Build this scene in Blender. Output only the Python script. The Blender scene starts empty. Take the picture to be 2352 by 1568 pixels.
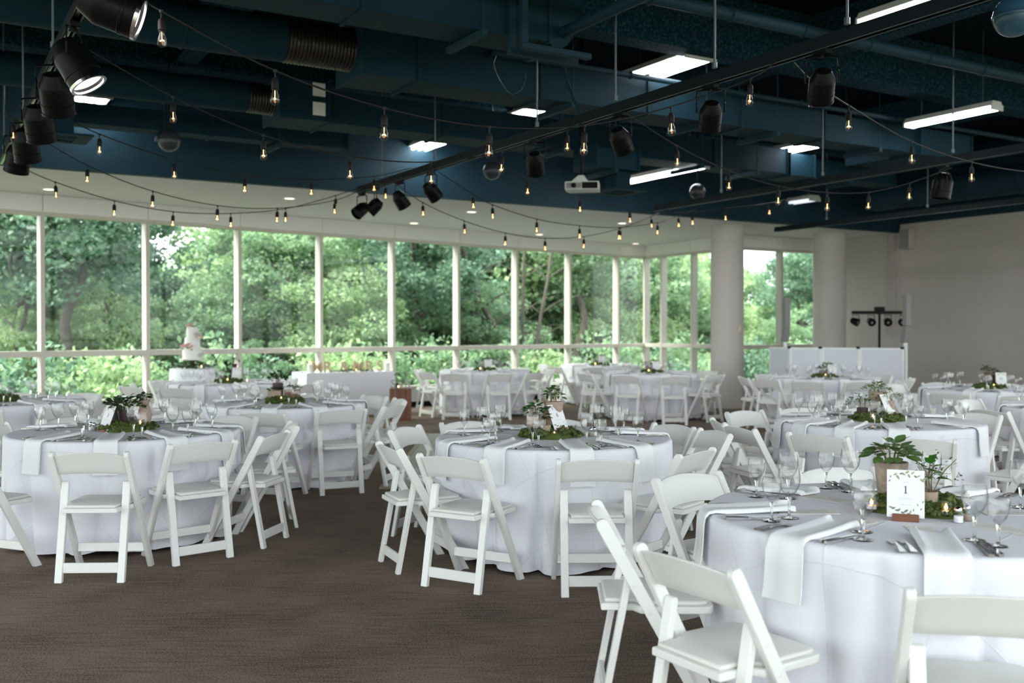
import bpy, bmesh, math, random
import numpy as np
from mathutils import Vector, Matrix

# ------------------------------------------------------------------ camera, sky, sun, exposure
F, H = 2287.0, 1.5                      # focal length in pixels of the 2352 px frame, eye height
PIT = math.atan(26 / F)                 # the lens looks slightly down
SC = bpy.context.scene
C = SC.collection
cam_data = bpy.data.cameras.new('camera')
cam = bpy.data.objects.new('camera', cam_data)
C.objects.link(cam)
cam.location = (0, 0, H)
cam.rotation_euler = (math.pi / 2 - PIT, 0, 0)
cam_data.sensor_width = 36
cam_data.lens = F / 2352 * 36
cam_data.clip_end = 300
cam_data.dof.use_dof = True
cam_data.dof.focus_distance = 5.3
cam_data.dof.aperture_fstop = 2.2
SC.camera = cam

world = bpy.data.worlds.new('sky')
SC.world = world
world.use_nodes = True
wn = world.node_tree.nodes
wl = world.node_tree.links
bg = wn['Background']
tc = wn.new('ShaderNodeTexCoord')
sep = wn.new('ShaderNodeSeparateXYZ')
ramp = wn.new('ShaderNodeValToRGB')
ramp.color_ramp.elements[0].position = 0.0
ramp.color_ramp.elements[0].color = (1.0, 0.945, 0.985, 1)
ramp.color_ramp.elements[1].position = 0.7
ramp.color_ramp.elements[1].color = (0.95, 0.92, 1.0, 1)
wl.new(tc.outputs['Generated'], sep.inputs[0])
wl.new(sep.outputs['Z'], ramp.inputs[0])
wl.new(ramp.outputs[0], bg.inputs[0])
bg.inputs[1].default_value = 2.4

sun_data = bpy.data.lights.new('sun', 'SUN')
sun_data.energy = 10
sun_data.angle = math.radians(50)
sun_data.color = (1.0, 0.95, 0.82)
sun = bpy.data.objects.new('sun', sun_data)
C.objects.link(sun)
sun.rotation_euler = (math.radians(38), 0, math.radians(-70))

SC.view_settings.view_transform = 'Standard'
SC.view_settings.look = 'None'
SC.view_settings.gamma = 1
SC.view_settings.use_curve_mapping = False
SC.view_settings.exposure = 0.88
SC.render.film_transparent = False
cy = SC.cycles
cy.use_denoising = True
cy.max_bounces = 10
cy.diffuse_bounces = 5
cy.glossy_bounces = 4
cy.transmission_bounces = 8
cy.transparent_max_bounces = 24
cy.sample_clamp_indirect = 6
cy.caustics_reflective = False
cy.caustics_refractive = False
cy.blur_glossy = 0.5


def portal(name, loc, rot, sx, sy):
    d = bpy.data.lights.new(name, 'AREA')
    d.shape = 'RECTANGLE'
    d.size, d.size_y = sx, sy
    d.cycles.is_portal = True
    o = bpy.data.objects.new(name, d)
    C.objects.link(o)
    o.location = loc
    o.rotation_euler = rot
    return o


# ------------------------------------------------------------------ pixel measuring helpers
def ray(px, py):
    x = (px - 1176) / F
    y = (784 - py) / F
    return (x, math.cos(PIT) + y * math.sin(PIT), -math.sin(PIT) + y * math.cos(PIT))


def at_z(px, py, z):
    r = ray(px, py)
    t = (z - H) / r[2]
    return Vector((r[0] * t, r[1] * t, z))


def at_d(px, py, d):
    r = ray(px, py)
    t = d / r[1]
    return Vector((r[0] * t, d, H + r[2] * t))


def proj(p):
    z = p[2] - H
    f = p[1] * math.cos(PIT) - z * math.sin(PIT)
    u = p[1] * math.sin(PIT) + z * math.cos(PIT)
    return 1176 + F * p[0] / f, 784 - F * u / f


ALPHA = math.atan2(2287, 3829)          # direction of the ceiling grid (ducts) in plan
CA, SA = math.cos(ALPHA), math.sin(ALPHA)


def uv(x, y):
    return x * CA + y * SA, -x * SA + y * CA


def xy(u, v):
    return u * CA - v * SA, u * SA + v * CA


def uvz(px, py, z):
    p = at_z(px, py, z)
    u, v = uv(p.x, p.y)
    return u, v


def v_on_u(u, px):                      # v of the point of the line u = const seen in pixel column px
    k = (px - 1176) / F
    # x = u CA - v SA ; y = u SA + v CA ; x = k y
    return (u * CA - k * u * SA) / (SA + k * CA)


# ------------------------------------------------------------------ materials
MATS = {}


def mat(name, col, rough=0.5, metal=0.0, emit=None, es=0.0, spec=0.5, noise=None, bump=None, coat=0.0, trans=None, island=None):
    m = bpy.data.materials.new(name)
    m.use_nodes = True
    nt = m.node_tree
    b = nt.nodes['Principled BSDF']
    b.inputs['Base Color'].default_value = (*col, 1)
    b.inputs['Roughness'].default_value = rough
    b.inputs['Metallic'].default_value = metal
    b.inputs['Specular IOR Level'].default_value = spec
    b.inputs['Coat Weight'].default_value = coat
    if emit:
        b.inputs['Emission Color'].default_value = (*emit, 1)
        b.inputs['Emission Strength'].default_value = es
    if noise:                           # (scale, second colour, contrast low, contrast high)
        sc, c2, lo, hi = noise
        t = nt.nodes.new('ShaderNodeTexCoord')
        n = nt.nodes.new('ShaderNodeTexNoise')
        n.inputs['Scale'].default_value = sc
        n.inputs['Detail'].default_value = 6
        r = nt.nodes.new('ShaderNodeValToRGB')
        r.color_ramp.elements[0].position = lo
        r.color_ramp.elements[0].color = (*col, 1)
        r.color_ramp.elements[1].position = hi
        r.color_ramp.elements[1].color = (*c2, 1)
        nt.links.new(t.outputs['Object'], n.inputs['Vector'])
        nt.links.new(n.outputs['Fac'], r.inputs[0])
        nt.links.new(r.outputs[0], b.inputs['Base Color'])
    if island:                          # list of colours picked per separate leaf
        g = nt.nodes.new('ShaderNodeNewGeometry')
        r = nt.nodes.new('ShaderNodeValToRGB')
        cr = r.color_ramp
        while len(cr.elements) < len(island):
            cr.elements.new(0.5)
        for i, c in enumerate(island):
            cr.elements[i].position = i / (len(island) - 1)
            cr.elements[i].color = (*c, 1)
        nt.links.new(g.outputs['Random Per Island'], r.inputs[0])
        nt.links.new(r.outputs[0], b.inputs['Base Color'])
        csrc = r.outputs[0]
    if bump:                            # (scale, strength)
        t = nt.nodes.new('ShaderNodeTexCoord')
        n = nt.nodes.new('ShaderNodeTexNoise')
        n.inputs['Scale'].default_value = bump[0]
        n.inputs['Detail'].default_value = 4
        bp = nt.nodes.new('ShaderNodeBump')
        bp.inputs['Strength'].default_value = bump[1]
        bp.inputs['Distance'].default_value = 0.01
        nt.links.new(t.outputs['Object'], n.inputs['Vector'])
        nt.links.new(n.outputs['Fac'], bp.inputs['Height'])
        nt.links.new(bp.outputs[0], b.inputs['Normal'])
    if trans:                           # light passing through leaves: weight
        out = nt.nodes['Material Output']
        tr = nt.nodes.new('ShaderNodeBsdfTranslucent')
        mx = nt.nodes.new('ShaderNodeMixShader')
        mx.inputs[0].default_value = trans
        if island:
            nt.links.new(csrc, tr.inputs[0])
        else:
            tr.inputs[0].default_value = (*col, 1)
        nt.links.new(b.outputs[0], mx.inputs[1])
        nt.links.new(tr.outputs[0], mx.inputs[2])
        nt.links.new(mx.outputs[0], out.inputs[0])
    MATS[name] = m
    return m


def thin_glass(name, edge=0.5, refl=0.9, base=0.04, tint=(0.99, 0.99, 0.99)):
    m = bpy.data.materials.new(name)
    m.use_nodes = True
    nt = m.node_tree
    nt.nodes.remove(nt.nodes['Principled BSDF'])
    out = nt.nodes['Material Output']
    lw = nt.nodes.new('ShaderNodeLayerWeight')
    lw.inputs[0].default_value = 0.5
    tr = nt.nodes.new('ShaderNodeBsdfTransparent')
    gl = nt.nodes.new('ShaderNodeBsdfGlossy')
    gl.inputs['Roughness'].default_value = 0.02
    mx = nt.nodes.new('ShaderNodeMixShader')
    p3 = nt.nodes.new('ShaderNodeMath')
    p3.operation = 'POWER'
    p3.inputs[1].default_value = 4.0
    ml = nt.nodes.new('ShaderNodeMath')
    ml.operation = 'MULTIPLY_ADD'
    ml.inputs[1].default_value = refl
    ml.inputs[2].default_value = base
    cm = nt.nodes.new('ShaderNodeMix')
    cm.data_type = 'RGBA'
    cm.inputs['A'].default_value = (*tint, 1)
    cm.inputs['B'].default_value = (edge, edge * 1.03, edge * 1.03, 1)
    L = nt.links.new
    L(lw.outputs['Facing'], p3.inputs[0])
    L(p3.outputs[0], ml.inputs[0])
    L(ml.outputs[0], mx.inputs[0])
    L(p3.outputs[0], cm.inputs['Factor'])
    L(cm.outputs['Result'], tr.inputs[0])
    L(tr.outputs[0], mx.inputs[1])
    L(gl.outputs[0], mx.inputs[2])
    L(mx.outputs[0], out.inputs[0])
    MATS[name] = m
    return m


def clear_glass(name):
    m = bpy.data.materials.new(name)
    m.use_nodes = True
    b = m.node_tree.nodes['Principled BSDF']
    b.inputs['Base Color'].default_value = (0.97, 0.99, 0.98, 1)
    b.inputs['Roughness'].default_value = 0.0
    b.inputs['IOR'].default_value = 1.48
    b.inputs['Transmission Weight'].default_value = 1.0
    MATS[name] = m
    return m


WHITE = mat('white resin', (0.83, 0.825, 0.80), 0.38, bump=(60, 0.04))
PAD = mat('white vinyl pad', (0.80, 0.785, 0.745), 0.45, bump=(90, 0.05))
CLOTH = mat('white table linen', (0.81, 0.81, 0.865), 0.85, spec=0.25, bump=(420, 0.05))
NAPKIN = mat('white napkin linen', (0.87, 0.87, 0.885), 0.85, spec=0.25, bump=(500, 0.05))
FRAMEM = mat('cream window metal', (0.60, 0.56, 0.50), 0.45)
SHADEM = mat('white valance', (0.80, 0.80, 0.78), 0.6)
SOFFIT = mat('white soffit paint', (0.64, 0.645, 0.665), 0.8, spec=0.2)
WALLM = mat('warm grey wall paint', (0.47, 0.425, 0.395), 0.85, noise=(0.7, (0.52, 0.47, 0.44), 0.3, 0.7), spec=0.2)
COLM = mat('pale column paint', (0.61, 0.56, 0.525), 0.8, spec=0.2)
BLUE = mat('dark blue paint', (0.0075, 0.031, 0.049), 0.65, spec=0.2, bump=(30, 0.05))
BLUE2 = mat('dark blue duct paint', (0.0050, 0.026, 0.042), 0.7, spec=0.15, noise=(3, (0.007, 0.031, 0.049), 0.35, 0.7))
DECK = mat('near black deck paint', (0.003, 0.009, 0.014), 0.95, spec=0.05, bump=(14, 0.5))
FUZZ = mat('dark blue sprayed fireproofing', (0.007, 0.026, 0.040), 0.95, spec=0.05, noise=(38, (0.026, 0.070, 0.100), 0.45, 0.66), bump=(40, 1.0))
FOIL = mat('brown ribbed foil', (0.03, 0.024, 0.022), 0.3, metal=0.4, bump=(25, 0.6))
BLACK = mat('black metal', (0.0035, 0.0035, 0.004), 0.4, spec=0.12)
RUBBER = mat('black rubber', (0.007, 0.0065, 0.006), 0.5, spec=0.25)
TRACKM = mat('dark track metal', (0.0035, 0.008, 0.011), 0.5, spec=0.15)
STEEL = mat('polished steel', (0.72, 0.72, 0.73), 0.16, metal=1.0)
GALV = mat('bare steel rod', (0.10, 0.12, 0.13), 0.4, metal=0.7)
WOOD = mat('reddish wood', (0.15, 0.052, 0.026), 0.45, noise=(9, (0.24, 0.088, 0.042), 0.3, 0.75))
DARKWOOD = mat('dark brown wood', (0.09, 0.045, 0.026), 0.5, noise=(9, (0.15, 0.075, 0.04), 0.3, 0.75))
GOLD = mat('gold craft letter', (0.58, 0.44, 0.26), 0.6, noise=(60, (0.68, 0.53, 0.33), 0.3, 0.7))
SILVER = mat('silver glitter letter', (0.42, 0.43, 0.42), 0.35, metal=0.6, bump=(220, 0.5))
PAPER = mat('white card paper', (0.86, 0.86, 0.86), 0.7)
CREAM = mat('cream menu paper', (0.74, 0.71, 0.66), 0.7, noise=(28, (0.80, 0.77, 0.72), 0.4, 0.6))
INK = mat('dark ink', (0.05, 0.045, 0.05), 0.7)
GREYINK = mat('pale grey ink', (0.45, 0.44, 0.45), 0.7)
PRINT = mat('printed green leaves', (0.2, 0.26, 0.12), 0.7, island=[(0.10, 0.15, 0.07), (0.26, 0.33, 0.14), (0.42, 0.44, 0.25), (0.20, 0.17, 0.14)])
BIRCH = mat('grey brown bark pot', (0.24, 0.185, 0.145), 0.8, noise=(26, (0.40, 0.33, 0.27), 0.35, 0.7), bump=(60, 0.4))
CLAY = mat('weathered clay pot', (0.34, 0.25, 0.195), 0.85, noise=(22, (0.43, 0.34, 0.28), 0.3, 0.7), bump=(70, 0.2))
DARKPOT = mat('dark plum pot', (0.05, 0.025, 0.03), 0.5)
SOIL = mat('dark soil', (0.03, 0.02, 0.014), 0.95, bump=(90, 0.8))
MOSS = mat('green moss', (0.1, 0.15, 0.03), 0.9, island=[(0.038, 0.062, 0.013), (0.100, 0.138, 0.030), (0.185, 0.225, 0.065), (0.062, 0.096, 0.020)], trans=0.25)
LEAFG = mat('bright green leaf', (0.06, 0.22, 0.03), 0.4, island=[(0.02, 0.10, 0.012), (0.06, 0.24, 0.03), (0.12, 0.33, 0.055)], trans=0.3)
LEAFS = mat('sage green leaf', (0.12, 0.22, 0.06), 0.45, island=[(0.07, 0.15, 0.04), (0.14, 0.25, 0.07), (0.22, 0.33, 0.12)], trans=0.3)
LEAFD = mat('deep green leaf', (0.025, 0.075, 0.02), 0.4, island=[(0.012, 0.04, 0.010), (0.035, 0.09, 0.024), (0.07, 0.15, 0.04)], trans=0.25)
STEMM = mat('plant stem', (0.20, 0.14, 0.07), 0.7)
WAX = mat('white wax', (0.85, 0.83, 0.78), 0.5)
ICING = mat('white icing', (0.86, 0.84, 0.80), 0.55)
PINK = mat('pink petals', (0.84, 0.56, 0.52), 0.6)
SALT = mat('white salt', (0.85, 0.85, 0.86), 0.8)
PEPPER = mat('brown pepper', (0.30, 0.22, 0.17), 0.9)
PROJ = mat('white projector shell', (0.62, 0.63, 0.60), 0.5)
PANELM = mat('white booth fabric', (0.70, 0.715, 0.76), 0.8)
GREYSP = mat('grey loudspeaker', (0.24, 0.235, 0.23), 0.5)
YELLOW = mat('yellowed plastic', (0.72, 0.62, 0.40), 0.5)
SPHERE = mat('dark globe', (0.028, 0.034, 0.040), 0.32)
NAVYG = mat('blue globe', (0.03, 0.09, 0.15), 0.25)
FLAME = mat('candle flame', (1, 0.6, 0.2), 0.5, emit=(1.0, 0.45, 0.13), es=14)
FILAMENT = mat('glowing filament', (1, 0.5, 0.2), 0.5, emit=(1.0, 0.42, 0.12), es=7)
TUBE = mat('lit fluorescent tube', (1, 1, 1), 0.5, emit=(0.95, 0.97, 1.0), es=16)
TUBED = mat('dim fluorescent tube', (1, 1, 1), 0.5, emit=(0.85, 0.9, 1.0), es=0.5)
LENS = mat('lit lamp lens', (1, 1, 1), 0.3, emit=(1.0, 0.93, 0.90), es=4.0)
DOWNL = mat('lit downlight', (1, 1, 1), 0.5, emit=(1.0, 0.86, 0.66), es=1.6)
TILEM = mat('grey vinyl dance floor', (0.30, 0.285, 0.26), 0.35, noise=(2.5, (0.36, 0.345, 0.32), 0.3, 0.7))
TRIMM = mat('olive edge trim', (0.28, 0.25, 0.17), 0.5)
BARK = mat('tree bark', (0.07, 0.055, 0.045), 0.9, noise=(8, (0.12, 0.10, 0.085), 0.3, 0.7))
GRASS = mat('rough grass', (0.085, 0.095, 0.055), 0.95, noise=(2, (0.13, 0.14, 0.08), 0.3, 0.7))
FOL_D = mat('dark tree leaves', (0.1, 0.2, 0.1), 0.5, island=[(0.075, 0.15, 0.115), (0.14, 0.255, 0.165), (0.24, 0.36, 0.235), (0.10, 0.20, 0.135)], trans=0.4)  # the three tree leaf palettes are paled towards grey-green to imitate haze
FOL_M = mat('mid green tree leaves', (0.2, 0.3, 0.12), 0.5, island=[(0.14, 0.25, 0.155), (0.24, 0.38, 0.22), (0.38, 0.50, 0.29), (0.18, 0.31, 0.18)], trans=0.45)
FOL_L = mat('light yellow green leaves', (0.3, 0.4, 0.15), 0.5, island=[(0.22, 0.36, 0.19), (0.34, 0.48, 0.25), (0.50, 0.60, 0.34), (0.27, 0.41, 0.21)], trans=0.5)
BOWLG = thin_glass('thin wine glass', edge=0.42, refl=0.9, base=0.045)
BULBG = thin_glass('thin bulb glass', edge=0.45, refl=0.6, base=0.05)
PANEG = thin_glass('window glass', edge=0.85, refl=0.7, base=0.012, tint=(0.90, 0.965, 0.95))
GLASS = clear_glass('solid clear glass')


def crease_mat():
    """Linen with the pressed fold lines of a cloth that came out of a packet."""
    m = CLOTH
    nt = m.node_tree
    b = nt.nodes['Principled BSDF']
    old = b.inputs['Normal'].links[0].from_node
    u = nt.nodes.new('ShaderNodeUVMap')
    u.uv_map = 'flat'
    s = nt.nodes.new('ShaderNodeSeparateXYZ')
    nt.links.new(u.outputs[0], s.inputs[0])
    hs = []
    for ax in 'XY':
        pp_ = nt.nodes.new('ShaderNodeMath'); pp_.operation = 'PINGPONG'; pp_.inputs[1].default_value = 0.215
        mr = nt.nodes.new('ShaderNodeMapRange'); mr.interpolation_type = 'SMOOTHSTEP'
        mr.inputs['From Min'].default_value = 0.0; mr.inputs['From Max'].default_value = 0.006
        mr.inputs['To Min'].default_value = 1.0; mr.inputs['To Max'].default_value = 0.0
        nt.links.new(s.outputs[ax], pp_.inputs[0]); nt.links.new(pp_.outputs[0], mr.inputs['Value'])
        hs.append(mr)
    mx = nt.nodes.new('ShaderNodeMath'); mx.operation = 'MAXIMUM'
    nt.links.new(hs[0].outputs[0], mx.inputs[0]); nt.links.new(hs[1].outputs[0], mx.inputs[1])
    bp = nt.nodes.new('ShaderNodeBump')
    bp.inputs['Strength'].default_value = 0.45
    bp.inputs['Distance'].default_value = 0.004
    nt.links.new(mx.outputs[0], bp.inputs['Height'])
    nt.links.new(old.outputs[0], bp.inputs['Normal'])
    nt.links.new(bp.outputs[0], b.inputs['Normal'])


crease_mat()


def carpet_mat():
    m = bpy.data.materials.new('brown carpet')
    m.use_nodes = True
    nt = m.node_tree
    b = nt.nodes['Principled BSDF']
    b.inputs['Roughness'].default_value = 0.95
    b.inputs['Specular IOR Level'].default_value = 0.1
    L = nt.links.new
    t = nt.nodes.new('ShaderNodeTexCoord')
    mp = nt.nodes.new('ShaderNodeMapping')
    mp.inputs['Scale'].default_value = (1, 1, 1)
    fine = nt.nodes.new('ShaderNodeTexNoise')
    fine.inputs['Scale'].default_value = 120
    fine.inputs['Detail'].default_value = 3
    big = nt.nodes.new('ShaderNodeTexNoise')
    big.inputs['Scale'].default_value = 1.6
    big.inputs['Detail'].default_value = 5
    st = nt.nodes.new('ShaderNodeMapping')
    st.inputs['Scale'].default_value = (4, 40, 1)
    streak = nt.nodes.new('ShaderNodeTexNoise')
    streak.inputs['Scale'].default_value = 1.0
    streak.inputs['Detail'].default_value = 5
    a1 = nt.nodes.new('ShaderNodeMath'); a1.operation = 'MULTIPLY_ADD'; a1.inputs[1].default_value = 0.35
    a2 = nt.nodes.new('ShaderNodeMath'); a2.operation = 'MULTIPLY_ADD'; a2.inputs[1].default_value = 0.35
    r = nt.nodes.new('ShaderNodeValToRGB')
    r.color_ramp.elements[0].position = 0.62
    r.color_ramp.elements[0].color = (0.058, 0.045, 0.037, 1)
    r.color_ramp.elements[1].position = 1.08 - 0.1
    r.color_ramp.elements[1].color = (0.26, 0.20, 0.155, 1)
    L(t.outputs['Object'], fine.inputs['Vector'])
    L(t.outputs['Object'], big.inputs['Vector'])
    L(t.outputs['Object'], st.inputs['Vector'])
    L(st.outputs[0], streak.inputs['Vector'])
    L(big.outputs['Fac'], a1.inputs[0]); L(fine.outputs['Fac'], a1.inputs[2])
    L(streak.outputs['Fac'], a2.inputs[0]); L(a1.outputs[0], a2.inputs[2])
    L(a2.outputs[0], r.inputs[0])
    L(r.outputs[0], b.inputs['Base Color'])
    bp = nt.nodes.new('ShaderNodeBump')
    bp.inputs['Strength'].default_value = 0.6
    bp.inputs['Distance'].default_value = 0.006
    L(fine.outputs['Fac'], bp.inputs['Height'])
    L(bp.outputs[0], b.inputs['Normal'])
    return m


CARPET = carpet_mat()


# ------------------------------------------------------------------ mesh and object helpers
class MB:
    """Collects boxes, tubes, lathes and polygons into one mesh."""

    def __init__(self):
        self.v, self.f = [], []

    def add(self, vs, fs):
        n = len(self.v)
        self.v += [tuple(p) for p in vs]
        self.f += [tuple(i + n for i in q) for q in fs]
        return self

    def box(self, x0, x1, y0, y1, z0, z1, M=None):
        vs = [(x0, y0, z0), (x1, y0, z0), (x1, y1, z0), (x0, y1, z0), (x0, y0, z1), (x1, y0, z1), (x1, y1, z1), (x0, y1, z1)]
        if M is not None:
            vs = [M @ Vector(p) for p in vs]
        return self.add(vs, [(0, 3, 2, 1), (4, 5, 6, 7), (0, 1, 5, 4), (1, 2, 6, 5), (2, 3, 7, 6), (3, 0, 4, 7)])

    def tube(self, pts, r, n=8, cap=True):
        pts = [Vector(p) for p in pts]
        rs = r if isinstance(r, (list, tuple)) else [r] * len(pts)
        vs, fs = [], []
        ref = Vector((0, 0, 1))
        d0 = (pts[-1] - pts[0]).normalized()
        if abs(d0.dot(ref)) > 0.9:
            ref = Vector((1, 0, 0))
        for i, p in enumerate(pts):
            d = (pts[min(i + 1, len(pts) - 1)] - pts[max(i - 1, 0)])
            d = d.normalized() if d.length > 1e-9 else d0
            a = d.cross(ref)
            a = a.normalized() if a.length > 1e-6 else d.orthogonal().normalized()
            b = d.cross(a)
            for k in range(n):
                t = 2 * math.pi * k / n
                vs.append(p + (a * math.cos(t) + b * math.sin(t)) * rs[i])
        for i in range(len(pts) - 1):
            for k in range(n):
                k2 = (k + 1) % n
                fs.append((i * n + k, i * n + k2, (i + 1) * n + k2, (i + 1) * n + k))
        if cap:
            fs.append(tuple(range(n - 1, -1, -1)))
            fs.append(tuple((len(pts) - 1) * n + k for k in range(n)))
        return self.add(vs, fs)

    def lathe(self, prof, n=24, M=None, close=False):
        vs, fs = [], []
        for r, z in prof:
            for k in range(n):
                t = 2 * math.pi * k / n
                vs.append((r * math.cos(t), r * math.sin(t), z))
        m = len(prof)
        for i in range(m - 1 + (1 if close else 0)):
            j = (i + 1) % m
            for k in range(n):
                k2 = (k + 1) % n
                fs.append((i * n + k, i * n + k2, j * n + k2, j * n + k))
        if not close:
            if prof[0][0] > 1e-4:
                pass
        if M is not None:
            vs = [M @ Vector(p) for p in vs]
        return self.add(vs, fs)

    def prism(self, poly, lo, hi, axis='x', M=None):
        """Polygon extruded along an axis. axis x: poly in (y,z); y: poly in (x,z); z: poly in (x,y)."""
        n = len(poly)
        vs = []
        for h in (lo, hi):
            for a, b in poly:
                vs.append((h, a, b) if axis == 'x' else ((a, h, b) if axis == 'y' else (a, b, h)))
        if M is not None:
            vs = [M @ Vector(p) for p in vs]
        fs = [tuple(range(n - 1, -1, -1)), tuple(range(n, 2 * n))]
        for i in range(n):
            j = (i + 1) % n
            fs.append((i, j, n + j, n + i))
        return self.add(vs, fs)

    def mesh(self, name, material, smooth=None, bevel=0.0, seg=1):
        me = bpy.data.meshes.new(name)
        bm = bmesh.new()
        bv = [bm.verts.new(p) for p in self.v]
        for q in self.f:
            try:
                bm.faces.new([bv[i] for i in q])
            except ValueError:
                pass
        bmesh.ops.recalc_face_normals(bm, faces=bm.faces)
        if bevel:
            es = [e for e in bm.edges if len(e.link_faces) == 2 and e.calc_face_angle(0) > 0.5]
            bmesh.ops.bevel(bm, geom=es, offset=bevel, segments=seg, affect='EDGES', profile=0.5, clamp_overlap=True)
        if smooth is not None:
            for f in bm.faces:
                f.smooth = True
            for e in bm.edges:
                if len(e.link_faces) == 2 and e.calc_face_angle(0) > math.radians(smooth):
                    e.smooth = False
        bm.to_mesh(me)
        bm.free()
        me.materials.append(material)
        return me


def fast_mesh(name, V, Fq, material, smooth=False):
    """numpy arrays V (n,3) and Fq (m,3 or 4) to a mesh."""
    me = bpy.data.meshes.new(name)
    V = np.asarray(V, np.float32)
    Fq = np.asarray(Fq, np.int32)
    k = Fq.shape[1]
    me.vertices.add(len(V))
    me.vertices.foreach_set('co', V.ravel())
    me.loops.add(Fq.size)
    me.loops.foreach_set('vertex_index', Fq.ravel())
    me.polygons.add(len(Fq))
    me.polygons.foreach_set('loop_start', np.arange(0, Fq.size, k, dtype=np.int32))
    if smooth:
        me.polygons.foreach_set('use_smooth', np.ones(len(Fq), bool))
    me.update(calc_edges=True)
    me.materials.append(material)
    return me


LABELS = {}


def tag(o, label, cat, group=None):
    LABELS.setdefault(label, []).append(o.name)
    o['label'] = label
    o['category'] = cat
    if group:
        o['group'] = group
    return o


def thing(name, label, cat, loc=(0, 0, 0), rotz=0.0, group=None, rot=None):
    o = bpy.data.objects.new(name, None)
    o.empty_display_size = 0.05
    C.objects.link(o)
    o.location = loc
    o.rotation_euler = rot if rot else (0, 0, rotz)
    return tag(o, label, cat, group)


def part(name, me, parent=None, loc=(0, 0, 0), rot=(0, 0, 0), scale=(1, 1, 1), label=None, kind=None):
    o = bpy.data.objects.new(name, me)
    C.objects.link(o)
    o.parent = parent
    o.location = loc
    o.rotation_euler = rot
    o.scale = scale
    if label:
        o['label'] = label
    if kind:
        o['kind'] = kind
    return o


def struct(name, me, loc=(0, 0, 0), rotz=0.0):
    o = part(name, me, None, loc, (0, 0, rotz))
    o['kind'] = 'structure'
    return o


def struct_root(name, loc, rotz=0.0):
    o = bpy.data.objects.new(name, None)
    C.objects.link(o)
    o.location = loc
    o.rotation_euler = (0, 0, rotz)
    o['kind'] = 'structure'
    return o


def smooth_path(pts, sub=6):
    """Catmull-Rom through points."""
    P = [Vector(p) for p in pts]
    out = []
    for i in range(len(P) - 1):
        p0 = P[i - 1] if i else P[0] * 2 - P[1]
        p1, p2 = P[i], P[i + 1]
        p3 = P[i + 2] if i + 2 < len(P) else P[-1] * 2 - P[-2]
        for k in range(sub):
            t = k / sub
            out.append(0.5 * ((2 * p1) + (p2 - p0) * t + (2 * p0 - 5 * p1 + 4 * p2 - p3) * t * t + (3 * p1 - p0 - 3 * p2 + p3) * t ** 3))
    out.append(P[-1])
    return out

# ------------------------------------------------------------------ the setting: room shell and glazing
Z_HEAD, Z_TRAN, Z_SILL, Z_SOF, Z_DECK = 3.27, 1.14, 0.35, 3.53, 5.1
WA = math.atan2(0.6616, 0.7498)


def pa(t):
    return Vector((-1.81 + 0.7498 * t, 19.6 + 0.6616 * t, 0))


def ta(px):
    k = (px - 1176) / F
    return (k * 19.6 + 1.81) / (0.7498 - 0.6616 * k)


mb = MB()
mb.box(-40, 40, -25, 40, -0.12, 0.0)
floor = struct('floor', mb.mesh('floor', CARPET))
# the floor plate only reaches the room's outline
V_BACK, U_LEFT, U_RIGHT, V_BULK, V_C = -1.8, -7.2, 17.6, 13.81, 15.6
t_marks = [ta(p) for p in (98, 339, 551, 738, 904, 1053, 1187, 1309, 1420)]
STEP = (t_marks[-1] - t_marks[0]) / 8
T0 = t_marks[0]
T_COR = ta(1480)
T_LEFT = T0 - 6 * STEP
corner = pa(T_COR)
S_B = 3.25
bend = corner + Vector((SA, -CA, 0)) * S_B
outline = [Vector((*xy(U_LEFT, V_BACK), 0))]
outline += [Vector((*xy(U_RIGHT, V_BACK), 0)), Vector((*xy(U_RIGHT, V_C), 0))]
ub, vb = uv(bend.x, bend.y)
outline += [bend.copy(), corner.copy(), pa(T_LEFT)]
ul, vl = uv(pa(T_LEFT).x, pa(T_LEFT).y)
outline[0] = Vector((*xy(ul, V_BACK), 0))
V_C = vb


def slab(name, z0, z1, pts, material):
    m_ = MB()
    m_.prism([(p.x, p.y) for p in pts], z0, z1, 'z')
    return struct(name, m_.mesh(name, material))


bpy.data.objects.remove(floor)
slab('floor', -0.12, 0.0, outline, CARPET)
slab('ceiling', Z_DECK, Z_DECK + 0.2, outline, DECK)
soff = [Vector((*xy(ul, V_BULK), 0)), Vector((*xy(U_RIGHT, V_BULK), 0)), Vector((*xy(U_RIGHT, V_C), 0)), bend, corner, pa(T_LEFT)]
slab('ceiling_soffit', Z_SOF, Z_SOF + 0.08, soff, SOFFIT)


def grid_box(u0, u1, v0, v1, z0, z1):
    m_ = MB()
    M = Matrix.Rotation(ALPHA, 4, 'Z')
    return m_.box(u0, u1, v0, v1, z0, z1, M)


struct('wall_bulkhead', grid_box(ul, U_RIGHT, V_BULK - 0.12, V_BULK, Z_SOF - 0.002, Z_DECK).mesh('wall_bulkhead', BLUE))
struct('wall_bulkhead_right', grid_box(U_RIGHT - 0.06, U_RIGHT, 8.0, V_BULK - 0.12, 3.70, Z_DECK).mesh('wall_bulkhead_right', BLUE))
struct('wall_right', grid_box(U_RIGHT, U_RIGHT + 0.2, 8.0, V_C + 0.12, -0.12, Z_DECK).mesh('wall_right', WALLM))
struct('baseboard_right', grid_box(U_RIGHT - 0.015, U_RIGHT, 8.0, V_C, 0.0, 0.1).mesh('baseboard_right', BLACK))


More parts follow.
